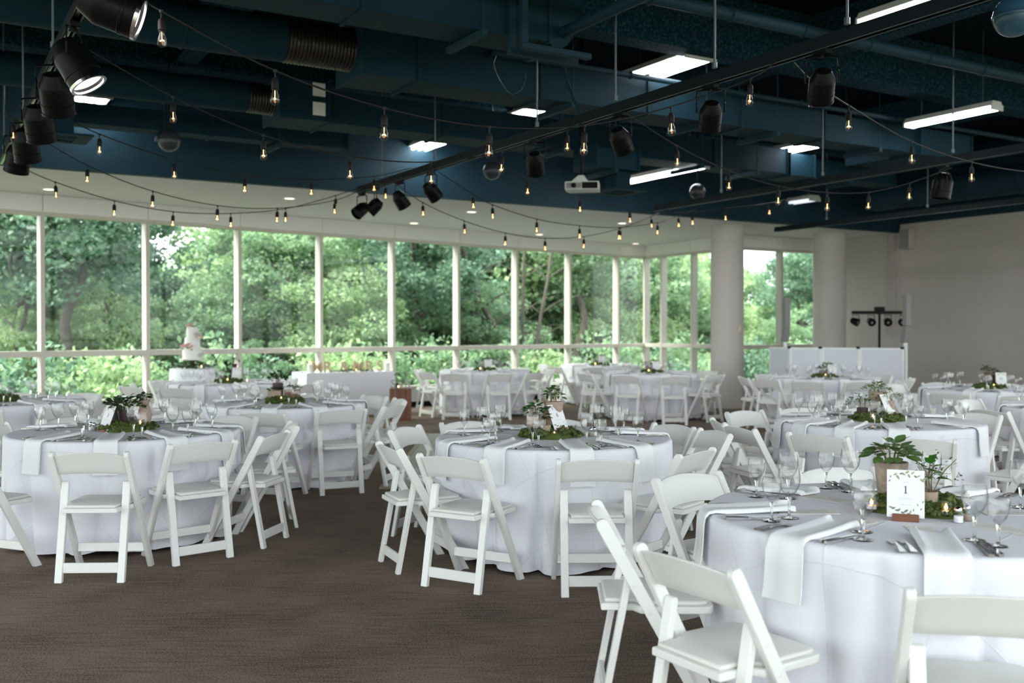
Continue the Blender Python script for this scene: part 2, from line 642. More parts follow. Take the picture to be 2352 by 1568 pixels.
def bay_meshes(w, zt=Z_HEAD):
    d = {}
    d['mullion'] = MB().box(-0.032, 0.032, -0.02, 0.15, Z_SILL, zt).mesh('mullion', FRAMEM, bevel=0.004)
    d['transom'] = MB().box(0.032, w - 0.032, -0.012, 0.14, Z_TRAN - 0.045, Z_TRAN + 0.045).mesh('transom', FRAMEM, bevel=0.004)
    d['head_rail'] = MB().box(0.032, w - 0.032, -0.012, 0.14, zt - 0.05, zt).mesh('head_rail', FRAMEM, bevel=0.004)
    d['sill_rail'] = MB().box(0.032, w - 0.032, -0.03, 0.15, Z_SILL, Z_SILL + 0.06).mesh('sill_rail', FRAMEM, bevel=0.004)
    d['valance'] = MB().box(0.004, w - 0.004, -0.05, 0.06, zt, Z_SOF if zt < Z_SOF else zt + 0.2).mesh('valance', SHADEM, bevel=0.006)
    d['pane_upper'] = MB().box(0.03, w - 0.03, 0.085, 0.095, Z_TRAN + 0.04, zt - 0.045).mesh('pane_upper', PANEG)
    d['pane_lower'] = MB().box(0.03, w - 0.03, 0.085, 0.095, Z_SILL + 0.055, Z_TRAN - 0.04).mesh('pane_lower', PANEG)
    return d


NWIN = [0]


def window(p, rot, meshes, valance=True):
    NWIN[0] += 1
    r = struct_root('window_%d' % NWIN[0], (p.x, p.y, 0), rot)
    for k, me in meshes.items():
        if k == 'valance' and not valance:
            continue
        nm = 'glass_pane' if k.startswith('pane') else k
        part(nm, me, r)
    return r


full = bay_meshes(STEP)
for i in range(-6, 8):
    window(pa(T0 + i * STEP), WA, full)
wl_ = T_COR - (T0 + 8 * STEP)
window(pa(T0 + 8 * STEP), WA, bay_meshes(wl_))
# short return wall at the window corner
rotB = math.atan2(-CA, SA)


def sb(px):
    k = (px - 1176) / F
    return (corner.x - k * corner.y) / (-SA - k * CA) if False else (k * corner.y - corner.x) / (SA + k * CA)


marks = [0.0, sb(1519), sb(1589), S_B]
for a_, b_ in zip(marks[:-1], marks[1:]):
    window(corner + Vector((SA, -CA, 0)) * a_, rotB, bay_meshes(b_ - a_))
# wall beyond the column
uc = []
for px in (1795, 1880):
    k = (px - 1176) / F
    uc.append((k * V_C * CA + V_C * SA) / (CA - k * SA))
marks = [ub, uc[0], U_RIGHT]
for a_, b_ in zip(marks[:-1], marks[1:]):
    x_, y_ = xy(a_, V_C)
    window(Vector((x_, y_, 0)), ALPHA, bay_meshes(b_ - a_))


def low_wall(name, p, q, out):
    d = (q - p)
    m_ = MB().box(0, d.length, 0.0, 0.16, -0.12, Z_SILL)
    return struct(name, m_.mesh(name, SOFFIT), (p.x, p.y, 0), math.atan2(d.y, d.x))


low_wall('wall_front', pa(T_LEFT), corner, 1)
low_wall('wall_front_return', corner, bend, 1)
low_wall('wall_front_far', bend, Vector((*xy(U_RIGHT, V_C), 0)), 1)
for nm, p, q in (('baseboard_front', pa(T_LEFT), corner), ('baseboard_far', bend, Vector((*xy(U_RIGHT, V_C), 0)))):
    d = q - p
    struct(nm, MB().box(0, d.length, -0.014, 0.0, 0.0, 0.10).mesh(nm, BLACK), (p.x, p.y, 0), math.atan2(d.y, d.x))
# wall above the window heads, outside the soffit, keeps the roof void closed
for nm, p, q in (('wall_fascia', pa(T_LEFT), corner), ('wall_fascia_return', corner, bend), ('wall_fascia_far', bend, Vector((*xy(U_RIGHT, V_C), 0)))):
    d = q - p
    struct(nm, MB().box(0, d.length, 0.07, 0.2, Z_HEAD, Z_DECK).mesh(nm, SOFFIT), (p.x, p.y, 0), math.atan2(d.y, d.x))

# the glazed sides behind the photographer: open curtain walls down to the floor
back_l = Vector((*xy(ul, V_BACK), 0))
back_r = Vector((*xy(U_RIGHT, V_BACK), 0))
left_t = pa(T_LEFT)


def curtain(name, p, q, n, ztop=4.95):
    d = q - p
    rot = math.atan2(d.y, d.x)
    w = d.length / n
    pm = MB().box(-0.035, 0.035, -0.05, 0.12, 0, ztop).mesh('mullion', FRAMEM)
    pr = MB().box(0.035, w - 0.035, -0.02, 0.10, 1.1, 1.18).mesh('transom', FRAMEM)
    pp = MB().box(0.03, w - 0.03, 0.04, 0.05, 0.05, ztop).mesh('glass_pane', PANEG)
    for i in range(n):
        NWIN[0] += 1
        o = p + d * (i / n)
        r = struct_root('window_%d' % NWIN[0], (o.x, o.y, 0), rot)
        part('mullion', pm, r)
        part('transom', pr, r)
        part('glass_pane', pp, r)
    struct(name, MB().box(0, d.length, -0.04, 0.14, ztop, Z_DECK).mesh(name, BLUE), (p.x, p.y, 0), rot)


curtain('wall_back', back_r, back_l, 12)
curtain('wall_left', back_l, left_t, 8)
right_m = Vector((*xy(U_RIGHT, 8.0), 0))
curtain('wall_right_glazed', right_m, back_r, 6)


def face_portal(name, p, q, z0, z1):
    m = (p + q) / 2
    d = (q - p)
    n = Vector((d.y, -d.x, 0)).normalized()      # inward when the room lies to the right of p->q
    o = portal(name, (m.x - n.x * 0.2, m.y - n.y * 0.2, (z0 + z1) / 2), (0, 0, 0), d.length, z1 - z0)
    X = d.normalized()
    Zl = -n
    Yl = Zl.cross(X)
    o.matrix_world = Matrix(((X.x, Yl.x, Zl.x, o.location.x), (X.y, Yl.y, Zl.y, o.location.y), (X.z, Yl.z, Zl.z, o.location.z), (0, 0, 0, 1)))
    return o


face_portal('daylight_front', left_t, corner, 0.3, 3.3)
face_portal('daylight_return', corner, bend, 0.3, 3.3)
face_portal('daylight_far', bend, Vector((*xy(U_RIGHT, V_C), 0)), 0.3, 3.3)
face_portal('daylight_back', back_r, back_l, 0.0, 4.95)
face_portal('daylight_right', right_m, back_r, 0.0, 4.95)
face_portal('daylight_left', back_l, left_t, 0.0, 4.7)

# columns
for px, d, r in ((1670, 19.35, 0.315), (1905, 20.9, 0.335)):
    p = at_d(px, 760, d)
    nm = 'column' if px == 1670 else 'column.001'
    o = struct(nm, MB().tube([(0, 0, 0), (0, 0, Z_SOF)], r, 40).mesh('column', COLM, smooth=40), (p.x, p.y, 0))
    if px == 1670:
        COL1 = p
        cb = MB().tube([(0, 0, 0), (0, 0, 0.1)], r + 0.012, 40).mesh('column_base', COLM, smooth=40)
        part('column_base', cb, o)
pp = at_d(1692, 755, 19.1)
sp = thing('wall_switch', 'small yellowed switch plate on the round column', 'switch', (COL1.x + 0.19, COL1.y - 0.245, pp.z - 0.06), 0.62)
part('plate', MB().box(-0.035, 0.035, -0.02, 0.02, 0, 0.13).mesh('plate', YELLOW, bevel=0.004), sp)
part('rocker', MB().box(-0.012, 0.012, -0.028, -0.02, 0.04, 0.09).mesh('rocker', CREAM), sp)

# dance floor: vinyl panels in an olive edge frame
DX0, DX1, DY0, DY1 = -1.2, 3.05, 9.45, 14.3
df = struct_root('floor_dance', (DX0, DY0, 0.0))
nx, ny = 5, 6
pw, pl = (DX1 - DX0) / nx, (DY1 - DY0) / ny
pm = MB().box(0.003, pw - 0.003, 0.003, pl - 0.003, 0, 0.012).mesh('floor_panel', TILEM, bevel=0.002)
for i in range(nx):
    for j in range(ny):
        part('floor_panel', pm, df, (i * pw, j * pl, 0))
wX, wY = DX1 - DX0, DY1 - DY0
for a_ in ((-0.06, wX + 0.06, -0.06, 0), (-0.06, wX + 0.06, wY, wY + 0.06), (-0.06, 0, 0, wY), (wX, wX + 0.06, 0, wY)):
    part('edge_trim', MB().box(*a_, 0, 0.011).mesh('edge_trim', TRIMM), df)

# ------------------------------------------------------------------ outside: ground, shrubs, trees
slab('ground', -0.7, -0.5, [Vector((-90, -60, 0)), Vector((90, -60, 0)), Vector((90, 120, 0)), Vector((-90, 120, 0))], GRASS)


def leaf_cloud(name, rng, centers, radii, per, size, material, flat=0.5):
    """Leaves scattered over clumps: every leaf a small folded blade of two quads."""
    pos = []
    for c, r in zip(centers, radii):
        d = rng.normal(size=(per, 3))
        d /= np.linalg.norm(d, axis=1)[:, None]
        rr = r * (0.55 + 0.5 * rng.random(per))[:, None]
        pos.append(np.asarray(c) + d * rr * np.array([1, 1, 0.62]))
    P = np.concatenate(pos)
    n = len(P)
    N = rng.normal(size=(n, 3)) * (1 - flat) + np.array([0, 0, 1.0]) * flat
    N /= np.linalg.norm(N, axis=1)[:, None]
    T = np.cross(N, rng.normal(size=(n, 3)))
    T /= np.linalg.norm(T, axis=1)[:, None]
    B = np.cross(N, T)
    s = (size * (0.6 + 0.8 * rng.random(n)))[:, None]
    base = P - T * s * 0.5
    tip = P + T * s * 0.5 - N * s * 0.12
    mid = P + N * s * 0.06
    l = P + B * s * 0.34 - N * s * 0.02
    r_ = P - B * s * 0.34 - N * s * 0.02
    V = np.stack([base, l, tip, r_], 1).reshape(-1, 3)
    i = np.arange(n)[:, None] * 4
    Q = i + np.array([[0, 1, 2, 3]])
    return fast_mesh(name, V, Q, material)


def crown(name, seed, r, h, material, clumps=46, per=150, size=0.17, crad=0.62):
    rng = np.random.default_rng(seed)
    cs = []
    for _ in range(clumps):
        d = rng.normal(size=3)
        d /= np.linalg.norm(d)
        k = rng.random() ** 0.45
        cs.append((d[0] * r * k, d[1] * r * k, d[2] * h * k))
    rad = crad * (0.6 + 0.8 * rng.random(clumps))
    return leaf_cloud(name, rng, cs, rad, per, size, material)


def trunk_mesh(seed, h, r):
    rnd = random.Random(seed)
    m_ = MB()
    pts = [Vector((0, 0, 0))]
    for k in range(1, 6):
        pts.append(Vector((rnd.uniform(-0.18, 0.18) * k * 0.5, rnd.uniform(-0.18, 0.18) * k * 0.5, h * k / 5)))
    sp_ = smooth_path(pts, 3)
    m_.tube(sp_, [r * (1 - 0.75 * i / (len(sp_) - 1)) for i in range(len(sp_))], 8)
    return m_.mesh('trunk', BARK, smooth=60)


def branch_mesh(seed, h, r):
    rnd = random.Random(seed)
    m_ = MB()
    for k in range(5):
        z = h * (0.45 + 0.1 * k)
        a = rnd.uniform(0, 6.28)
        L = rnd.uniform(1.0, 2.0)
        p1 = Vector((math.cos(a) * L * 0.5, math.sin(a) * L * 0.5, z + 0.3))
        p2 = Vector((math.cos(a) * L, math.sin(a) * L, z + 0.75))
        m_.tube(smooth_path([(0, 0, z), p1, p2], 3), [r * 0.4 - r * 0.045 * i for i in range(7)], 6)
    return m_.mesh('branches', BARK, smooth=60)


CR = {}
for key, m_ in (('d', FOL_D), ('m', FOL_M), ('l', FOL_L)):
    CR[key] = [crown('crown', 11 + ord(key), 2.2, 2.3, m_, 70, 210, 0.125, 0.60), crown('crown', 77 + ord(key), 2.5, 2.0, m_, 74, 210, 0.145, 0.62)]
BUSH = [crown('foliage', 5 + i, 0.85, 0.6, m_, 22, 120, 0.10, 0.34) for i, m_ in enumerate((FOL_M, FOL_L, FOL_D))]
TRK = [trunk_mesh(1, 5.0, 0.13), trunk_mesh(2, 5.5, 0.17), trunk_mesh(3, 4.5, 0.09)]
BRN = [branch_mesh(4, 5.0, 0.12), branch_mesh(5, 5.0, 0.15)]
KIND = {'d': 'dark green', 'm': 'mid green', 'l': 'pale yellow green'}


def tree(t, w, key, v, zc, s=1.0, zs=1.0, wall='a', rot=0.0, lean=(0, 0), label=None, trunk=True):
    n = Vector((-0.6616, 0.7498, 0))
    p = pa(t) + n * w
    r = thing('tree', label, 'tree', (p.x, p.y, -0.5), rot, 'trees outside the windows', rot=(lean[0], lean[1], rot))
    part('crown', CR[key][v], r, (0, 0, zc + 0.5), (0, 0, 0), (s, s, s * zs), kind='stuff')
    if trunk:
        part('trunk', TRK[(v + int(t * 3)) % 3], r, (0, 0, 0), (0, 0, 0), (s, s, max(0.5, (zc + 1.2) / 5)))
        part('branches', BRN[v], r, (0, 0, 0), (0, 0, 1.0), (s, s, max(0.5, (zc + 1.0) / 5)))
    return r

# ------------------------------------------------------------------ ceiling services
def gthing(name, label, cat, u, v, z, group=None, rot=0.0):
    x_, y_ = xy(u, v)
    return thing(name, label, cat, (x_, y_, z), ALPHA + rot, group)


def rect_duct(label, u0, u1, v0, depth, z0, h, material=BLUE2, n=None, group='rectangular ducts under the ceiling', hang=(), endcap=True):
    r = gthing('air_duct', label, 'duct', u0, v0, z0, group)
    L = u1 - u0
    n = n or max(1, round(L / 1.5))
    w = L / n
    sm = MB().box(0.004, w - 0.004, 0, depth, 0, h).mesh('duct_section', material, bevel=0.004)
    fm = MB().box(-0.016, 0.016, -0.018, depth + 0.018, -0.018, h + 0.018).mesh('flange', material, bevel=0.003)
    for i in range(n):
        part('duct_section', sm, r, (i * w, 0, 0))
    for i in range(n + 1):
        part('flange', fm, r, (i * w, 0, 0))
    bar = MB().box(-0.03, 0.03, -0.10, depth + 0.10, -0.075, -0.02).mesh('hanger_bar', BLUE, bevel=0.004)
    rod = MB().tube([(0, 0, -0.02), (0, 0, Z_DECK - z0 + 0.01)], 0.008, 6).mesh('hanger_rod', BLUE)
    for hu in hang:
        part('hanger_bar', bar, r, (hu, 0, 0))
        part('hanger_rod', rod, r, (hu, -0.075, 0))
        part('hanger_rod', rod, r, (hu, depth + 0.075, 0))
    return r


def round_duct(label, u0, u1, v, z, rad, material=BLUE2, flex=0.0, cat='duct', group='round ducts under the ceiling', name='round_duct'):
    r = gthing(name, label, cat, u0, v, z - rad, group)
    L = u1 - u0
    n = max(1, round(L / 0.9))
    w = L / n
    body = MB().tube([(0, 0, rad), (w - 0.006, 0, rad)], rad, 28).mesh('duct_section', material, smooth=40)
    seam = MB().lathe([(rad, -0.012), (rad + 0.012, -0.008), (rad + 0.012, 0.008), (rad, 0.012)], 28, Matrix.Translation((0, 0, rad)) @ Matrix.Rotation(math.pi / 2, 4, 'Y')).mesh('seam_ring', material, smooth=40)
    for i in range(n):
        part('duct_section', body, r, (i * w, 0, 0))
        part('seam_ring', seam, r, (i * w, 0, 0))
    if flex:
        prof = []
        k = int(flex / 0.017)
        for i in range(k + 1):
            z_ = flex * i / k
            rr = rad + (0.006 if i % 2 else -0.006)
            prof.append((rr, z_))
        fm = MB().lathe(prof, 26, Matrix.Translation((L, 0, rad)) @ Matrix.Rotation(math.pi / 2, 4, 'Y')).mesh('flexible_sleeve', FOIL, smooth=30)
        part('flexible_sleeve', fm, r, label='brown ribbed foil sleeve')
    return r


def upx(px, v):                          # u of the point of the line v = const seen in pixel column px
    k = (px - 1176) / F
    return (k * v * CA + v * SA) / (CA - k * SA)


# duct A with its plenum box and the upper round duct
_, VA = uvz(961, 186, 3.9)
uA0, uA1 = upx(961, VA), upx(1893, VA)
rect_duct('long blue rectangular duct running behind the middle track', uA0, uA1, VA, 0.5, 3.9, 0.42, hang=(1.75, 3.6, uA1 - uA0 - 0.9))
bx = rect_duct('square blue plenum box joining the upper round duct', upx(832, VA - 0.05), uA0 - 0.02, VA - 0.06, 0.62, 3.885, 0.5, n=1)
round_duct('upper round spiral duct ending in brown foil sleeve', -6.2, upx(655, VA + 0.2), VA + 0.22, 4.16, 0.2, flex=upx(828, VA) - upx(655, VA + 0.2))
# duct B
_, VB = uvz(780, 284, 3.9)
uB0, uB1 = upx(757, VB), upx(1807, VB)
rect_duct('long blue rectangular duct in front of the bulkhead', uB0, uB1, VB, 0.5, 3.9, 0.38, hang=(3.2, 5.6, uB1 - uB0 - 0.7))
rect_duct('square blue plenum box with two white paper notices', upx(642, VB), uB0 - 0.02, VB - 0.06, 0.62, 3.89, 0.46, n=1)
round_duct('lower round spiral duct ending in brown foil sleeve', -6.6, upx(568, VB + 0.2), VB + 0.2, 4.12, 0.165, flex=upx(645, VB) - upx(568, VB + 0.2))
for i, (px, py) in enumerate(((734, 206), (734, 250))):
    x_, y_ = xy(upx(px, VB - 0.06), VB - 0.063)
    z_ = at_d(px, py, y_).z
    o = part('paper_notice', MB().box(-0.075, 0.075, -0.0015, 0.0015, -0.075, 0.075).mesh('paper_notice', PAPER), None, (x_, y_, z_), (0, 0, ALPHA))
    tag(o, ('upper' if i == 0 else 'lower') + ' white square paper notice taped to the blue plenum box', 'notice', 'paper notices on the plenum box')
# trough C near the bulkhead
_, VCd = uvz(675, 330, 3.9)
rect_duct('narrow pale bottomed trough duct above the left windows', upx(128, VCd), upx(800, VCd), VCd, 0.3, 3.9, 0.24, hang=(1.2, 2.6))
VDf = uvz(1420, 442, 3.35)[1]
rect_duct('short blue duct carrying the square diffuser beside the projector', upx(1345, VDf), upx(1440, VDf), VDf - 0.25, 0.5, 3.62, 0.26, n=1, hang=(0.25,))
# big duct at the top of the picture
_, VG = uvz(1186, 83, 4.0)
uG = upx(1262, VG)
rect_duct('wide high blue duct with a turned down rounded end', uG - 5.2, uG, VG, 0.45, 4.0, 0.42, hang=(4.5,))
eg = gthing('duct_elbow', 'rounded blue end cap of the wide high duct', 'duct', uG + 0.02, VG, 3.93)
prof = [(0, 0)] + [(0.32 * math.sin(a), 0.0 + 0.49 - 0.49 * math.cos(a)) for a in [i * math.pi / 12 for i in range(1, 7)]] + [(0, 0.49)]
part('elbow_shell', MB().prism(prof, 0.0, 0.45, 'y').mesh('elbow_shell', BLUE2, smooth=30), eg)
for dv in (-0.25, -0.05):
    part('angle_bracket', MB().box(-0.45, 0.25, dv, dv + 0.06, -0.1, -0.05).mesh('angle_bracket', BLUE, bevel=0.004), eg)
    part('angle_bracket', MB().box(-0.45, -0.39, dv, dv + 0.06, -0.05, 1.15).mesh('angle_bracket', BLUE, bevel=0.004), eg)
# ducts on the right
rect_duct('smaller blue duct leading on from the long duct', uA1 + 0.03, upx(2112, VA), VA + 0.08, 0.4, 3.9, 0.34, hang=(1.0,))
rect_duct('blue end box of the smaller duct lit by the lamp', upx(2117, VA), upx(2232, VA), VA + 0.02, 0.5, 3.88, 0.36, n=1)
rect_duct('deep blue box step at the end of the second duct', uB1 + 0.03, upx(1866, VB), VB - 0.04, 0.6, 3.88, 0.34, n=1)
rect_duct('slim blue duct leading on from the box step', upx(1870, VB), upx(2060, VB), VB + 0.05, 0.4, 3.92, 0.28, hang=(0.9,))
rect_duct('blue air box above the far right track', upx(2040, 10.0), upx(2115, 10.0), 10.0, 0.8, 4.1, 0.35, n=1)
# fireproofed beams
for i, (v0, u0, u1, z0, hh) in enumerate(((7.95, -5.0, 17.5, 4.42, 0.36), (3.6, -5.0, 17.5, 4.5, 0.4), (11.9, -6.5, 17.5, 4.55, 0.4))):
    o = struct('ceiling_beam' if i == 0 else 'ceiling_beam.%03d' % i, grid_box(u0, u1, v0, v0 + 0.27, z0, z0 + 0.05).box(u0, u1, v0 + 0.11, v0 + 0.16, z0 + 0.05, Z_DECK, Matrix.Rotation(ALPHA, 4, 'Z')).mesh('ceiling_beam', FUZZ))
for i, u0 in enumerate((8.75, 13.2, 2.6, -2.0)):
    struct('ceiling_joist' if i == 0 else 'ceiling_joist.%03d' % i, grid_box(u0, u0 + 0.22, -3.9, V_BULK - 0.13, 4.6, 4.65).box(u0 + 0.08, u0 + 0.14, -3.9, V_BULK - 0.13, 4.65, Z_DECK, Matrix.Rotation(ALPHA, 4, 'Z')).mesh('ceiling_joist', FUZZ))
# pipes
round_duct('long smooth blue water pipe across the upper right ceiling', 3.5, 15.25, 6.62, 4.3, 0.057, BLUE, cat='pipe', group='blue ceiling pipes', name='ceiling_pipe')
round_duct('thin blue conduit pipe behind the long water pipe', 4.9, 15.25, 8.6, 4.25, 0.03, BLUE, cat='pipe', group='blue ceiling pipes', name='ceiling_pipe')
pr = gthing('drain_pipe', 'blue pipe running beside the middle track with an elbow', 'pipe', 4.86, 7.78, 4.1)
part('pipe_run', MB().tube([(0, -5.5, 0), (0, 0, 0)], 0.05, 16).mesh('pipe_run', BLUE, smooth=40), pr)
part('elbow', MB().tube(smooth_path([(0, -0.1, 0), (0, 0.01, 0.01), (0, 0.03, 0.1)], 5), 0.062, 16).mesh('elbow', BLUE, smooth=40), pr)
part('riser', MB().tube([(0, 0.03, 0.06), (0, 0.03, 0.99)], 0.05, 16).mesh('riser', BLUE, smooth=40), pr)
part('collar', MB().tube([(0, -2.2, 0), (0, -2.1, 0)], 0.06, 16).mesh('collar', BLUE, smooth=40), pr)
rr = gthing('round_duct', 'thick dark round duct along the grey wall', 'duct', 15.95, 4.0, 3.8, 'round ducts under the ceiling', math.pi / 2)
for i in range(9):
    part('duct_section', MB().tube([(i, 0, 0.25), (i + 0.985, 0, 0.25)], 0.25, 24).mesh('duct_section', BLUE, smooth=40) if i == 0 else rr.children[0].data, rr, (i if i else 0, 0, 0)) if False else None
dm_ = MB().tube([(0, 0, 0.25), (0.985, 0, 0.25)], 0.25, 24).mesh('duct_section', BLUE, smooth=40)
sm_ = MB().lathe([(0.25, -0.012), (0.265, -0.01), (0.265, 0.01), (0.25, 0.012)], 24, Matrix.Translation((0, 0, 0.25)) @ Matrix.Rotation(math.pi / 2, 4, 'Y')).mesh('seam_ring', BLUE, smooth=40)
for i in range(9):
    part('duct_section', dm_, rr, (i, 0, 0))
    part('seam_ring', sm_, rr, (i, 0, 0))


# loose cables
def cable(name, label, pts, r, material=RUBBER, cat='cable'):
    p0 = Vector(pts[0])
    rel = [Vector(p) - p0 for p in pts]
    o = part(name, MB().tube(smooth_path(rel, 6), r, 6).mesh(name, material, smooth=60), None, p0)
    return tag(o, label, cat)


x_, y_ = xy(4.86, 7.6)
cable('power_cable', 'dark flexible cable looping down to the middle track', [at_d(1300, 118, 9.4), at_d(1297, 160, 9.3), at_d(1312, 215, 9.0), at_d(1330, 255, 8.85), at_d(1338, 285, 8.75)], 0.014, BLUE)
cable('wire_loop', 'thin grey wire loop hanging below the high duct', [at_d(1140, 128, 8.2), at_d(1135, 150, 8.2), at_d(1152, 190, 8.2), at_d(1175, 216, 8.25), at_d(1198, 205, 8.3), at_d(1207, 180, 8.35), at_d(1207, 168, 8.4)], 0.004, GALV)

# ------------------------------------------------------------------ lighting tracks and their spotlights
ZT = 3.3


def track(label, u, v0, v1, rods):
    r = gthing('lighting_track', label, 'track', u, v0, ZT, 'lighting tracks')
    L = v1 - v0
    part('channel', MB().prism([(-0.032, 0.0), (-0.032, 0.055), (0.032, 0.055), (0.032, 0.0), (0.024, 0.0), (0.024, 0.045), (-0.024, 0.045), (-0.024, 0.0)], 0, L, 'y').mesh('channel', TRACKM), r)
    part('support_rail', MB().box(-0.021, 0.021, 0, L, 0.056, 0.085).mesh('support_rail', TRACKM), r)
    part('conductor_strip', MB().box(-0.012, 0.012, 0.02, L - 0.02, 0.012, 0.045).mesh('conductor_strip', STEEL), r)
    for sx in (-0.028, 0.028):
        part('track_lip', MB().box(sx - 0.004, sx + 0.004, 0.0, L, -0.004, 0.0).mesh('track_lip', GALV), r)
    rod = MB().tube([(0, 0, 0.11), (0, 0, Z_DECK - ZT + 0.02)], 0.009, 8).mesh('hanger_rod', GALV, smooth=60)
    nut = MB().tube([(0, 0, 0.11), (0, 0, 0.15)], 0.02, 6).mesh('rod_nut', GALV)
    for v in rods:
        part('hanger_rod', rod, r, (0, v - v0, 0))
        part('rod_nut', nut, r, (0, v - v0, 0))
    return r


UT1, UT2, UT3, UT4 = 0.8, 5.0, 9.6, 13.5
track('black lighting track at the left with lit cans', UT1, 2.0, 12.25, (3, 5.2, 7.4, 9.6, 11.8))
track('long dark lighting track crossing the middle of the ceiling', UT2, 1.2, 12.3, (v_on_u(UT2, 1943), v_on_u(UT2, 1640), v_on_u(UT2, 1413), v_on_u(UT2, 1233), v_on_u(UT2, 1000), v_on_u(UT2, 878)))
track('dark lighting track nearer the far right wall ducts', UT3, 4.0, 11.85, (5, 6.8, 8.6, 10.4))
track('farthest dark lighting track close to the grey wall', UT4, 5.0, 13.2, (6, 8, 10, 12))


def can_meshes(R, L, lit):
    d = {}
    k = 26
    d['lamp_body'] = MB().lathe([(0.0, 0.0), (0.5 * R, 0.0), (0.62 * R, -0.02 * L), (R * 0.98, -0.30 * L), (R, -0.34 * L), (R, -0.72 * L), (R * 1.03, -0.73 * L), (R * 1.03, -0.77 * L), (R, -0.78 * L), (R, -L), (R * 0.93, -L), (R * 0.93, -0.80 * L), (0.0, -0.80 * L)], k).mesh('lamp_body', BLACK, smooth=30)
    d['front_ring'] = MB().lathe([(R * 1.04, -0.95 * L), (R * 1.04, -L * 1.01), (R * 0.9, -L * 1.01), (R * 0.9, -0.97 * L)], k).mesh('front_ring', STEEL if lit else BLACK, smooth=30)
    d['lens'] = MB().lathe([(0.0, -0.93 * L), (R * 0.6, -0.935 * L), (R * 0.91, -0.90 * L)], k).mesh('lens', LENS if lit else BLACK, smooth=60)
    return d


CANS = {'small': can_meshes(0.083, 0.21, False), 'big': can_meshes(0.105, 0.27, False), 'lit': can_meshes(0.105, 0.29, True)}


def spotlight(label, u, v, kind, aim, drop=0.17):
    """Can hung under a track; aim is the direction (du, dv, dz) that its front looks to."""
    R = 0.083 if kind == 'small' else 0.105
    L = 0.21 if kind == 'small' else 0.28
    r = gthing('track_spotlight', label, 'spotlight', u, v, ZT - drop, 'spotlights on the tracks')
    a = Vector(aim).normalized()
    q = (-a).to_track_quat('Z', 'Y')
    yaw = math.atan2(a.y, a.x)
    root = Matrix.Rotation(yaw, 4, 'Z')
    part('track_adapter', MB().box(-0.03, 0.03, -0.06, 0.06, drop - 0.035, drop + 0.004).mesh('track_adapter', BLACK, bevel=0.004), r)
    part('stem', MB().tube([(0, 0, drop - 0.05), (0, 0, drop - 0.03)], 0.014, 10).mesh('stem', BLACK), r)
    yk = MB()
    W = R + 0.018
    yk.tube(smooth_path([root @ Vector((0, -W, -0.04)), root @ Vector((0, -W, drop - 0.08)), root @ Vector((0, -W * 0.8, drop - 0.045)), root @ Vector((0, W * 0.8, drop - 0.045)), root @ Vector((0, W, drop - 0.08)), root @ Vector((0, W, -0.04))], 4), 0.007, 6)
    part('yoke', yk.mesh('yoke', BLACK, smooth=60), r)
    off = a * (-L * 0.45)
    body = None
    for nm, me in CANS[kind].items():
        o = bpy.data.objects.new(nm, me)
        C.objects.link(o)
        o.parent = r
        o.rotation_mode = 'QUATERNION'
        o.rotation_quaternion = q
        o.location = off + Vector((0, 0, -0.05))
    return r


down = (0.3, 0.75, -0.6)
for px, kind, aim, lab in ((1886, 'small', (0.50, 0.60, -0.95), 'black can spotlight biggest on the middle track with round rear cap'),
                           (1631, 'small', (0.42, 0.62, -0.95), 'black can spotlight second from the front on the middle track'),
                           (1424, 'small', (0.75, 0.35, -0.95), 'black can spotlight tilted right below the loose cable'),
                           (1229, 'small', (0.50, 0.65, -1.0), 'black can spotlight hanging in a yoke above the projector window'),
                           (990, 'small', (0.85, 0.2, -0.8), 'black can spotlight tilted right above the white soffit')):
    spotlight(lab, UT2, v_on_u(UT2, px), kind, aim)
for v, aim, lab in ((11.0, (0.6, 0.1, -0.8), 'black can spotlight first of the three at the far track end'),
                    (11.75, (-0.5, 0.3, -0.6), 'black can spotlight in the middle of the far end cluster'),
                    (12.2, (-0.75, -0.2, -0.6), 'black can spotlight at the very end of the middle track')):
    spotlight(lab, UT2, v, 'small', aim)
for v, kind, aim, lab in ((5.2, 'lit', (0.92, -0.25, -0.32), 'black spotlight with a bright honeycomb lens at the top left'),
                          (6.35, 'lit', (0.50, -0.25, -0.95), 'black spotlight with a lit white lens pointing down'),
                          (7.25, 'big', (0.2, 0.5, -0.9), 'black unlit spotlight below the lit pair on the left track'),
                          (8.35, 'big', (0.2, 0.45, -0.9), 'black spotlight beside the orange bulb on the left track'),
                          (9.4, 'big', (0.15, 0.4, -0.9), 'black round spotlight low on the left track'),
                          (10.1, 'big', (-0.1, 0.4, -0.9), 'black spotlight cut off by the left picture edge')):
    spotlight(lab, UT1, v, kind, aim)
spotlight('dark can spotlight on the right hand track near the ducts', UT3, v_on_u(UT3, 2163), 'big', (-0.15, 0.1, -1.0))


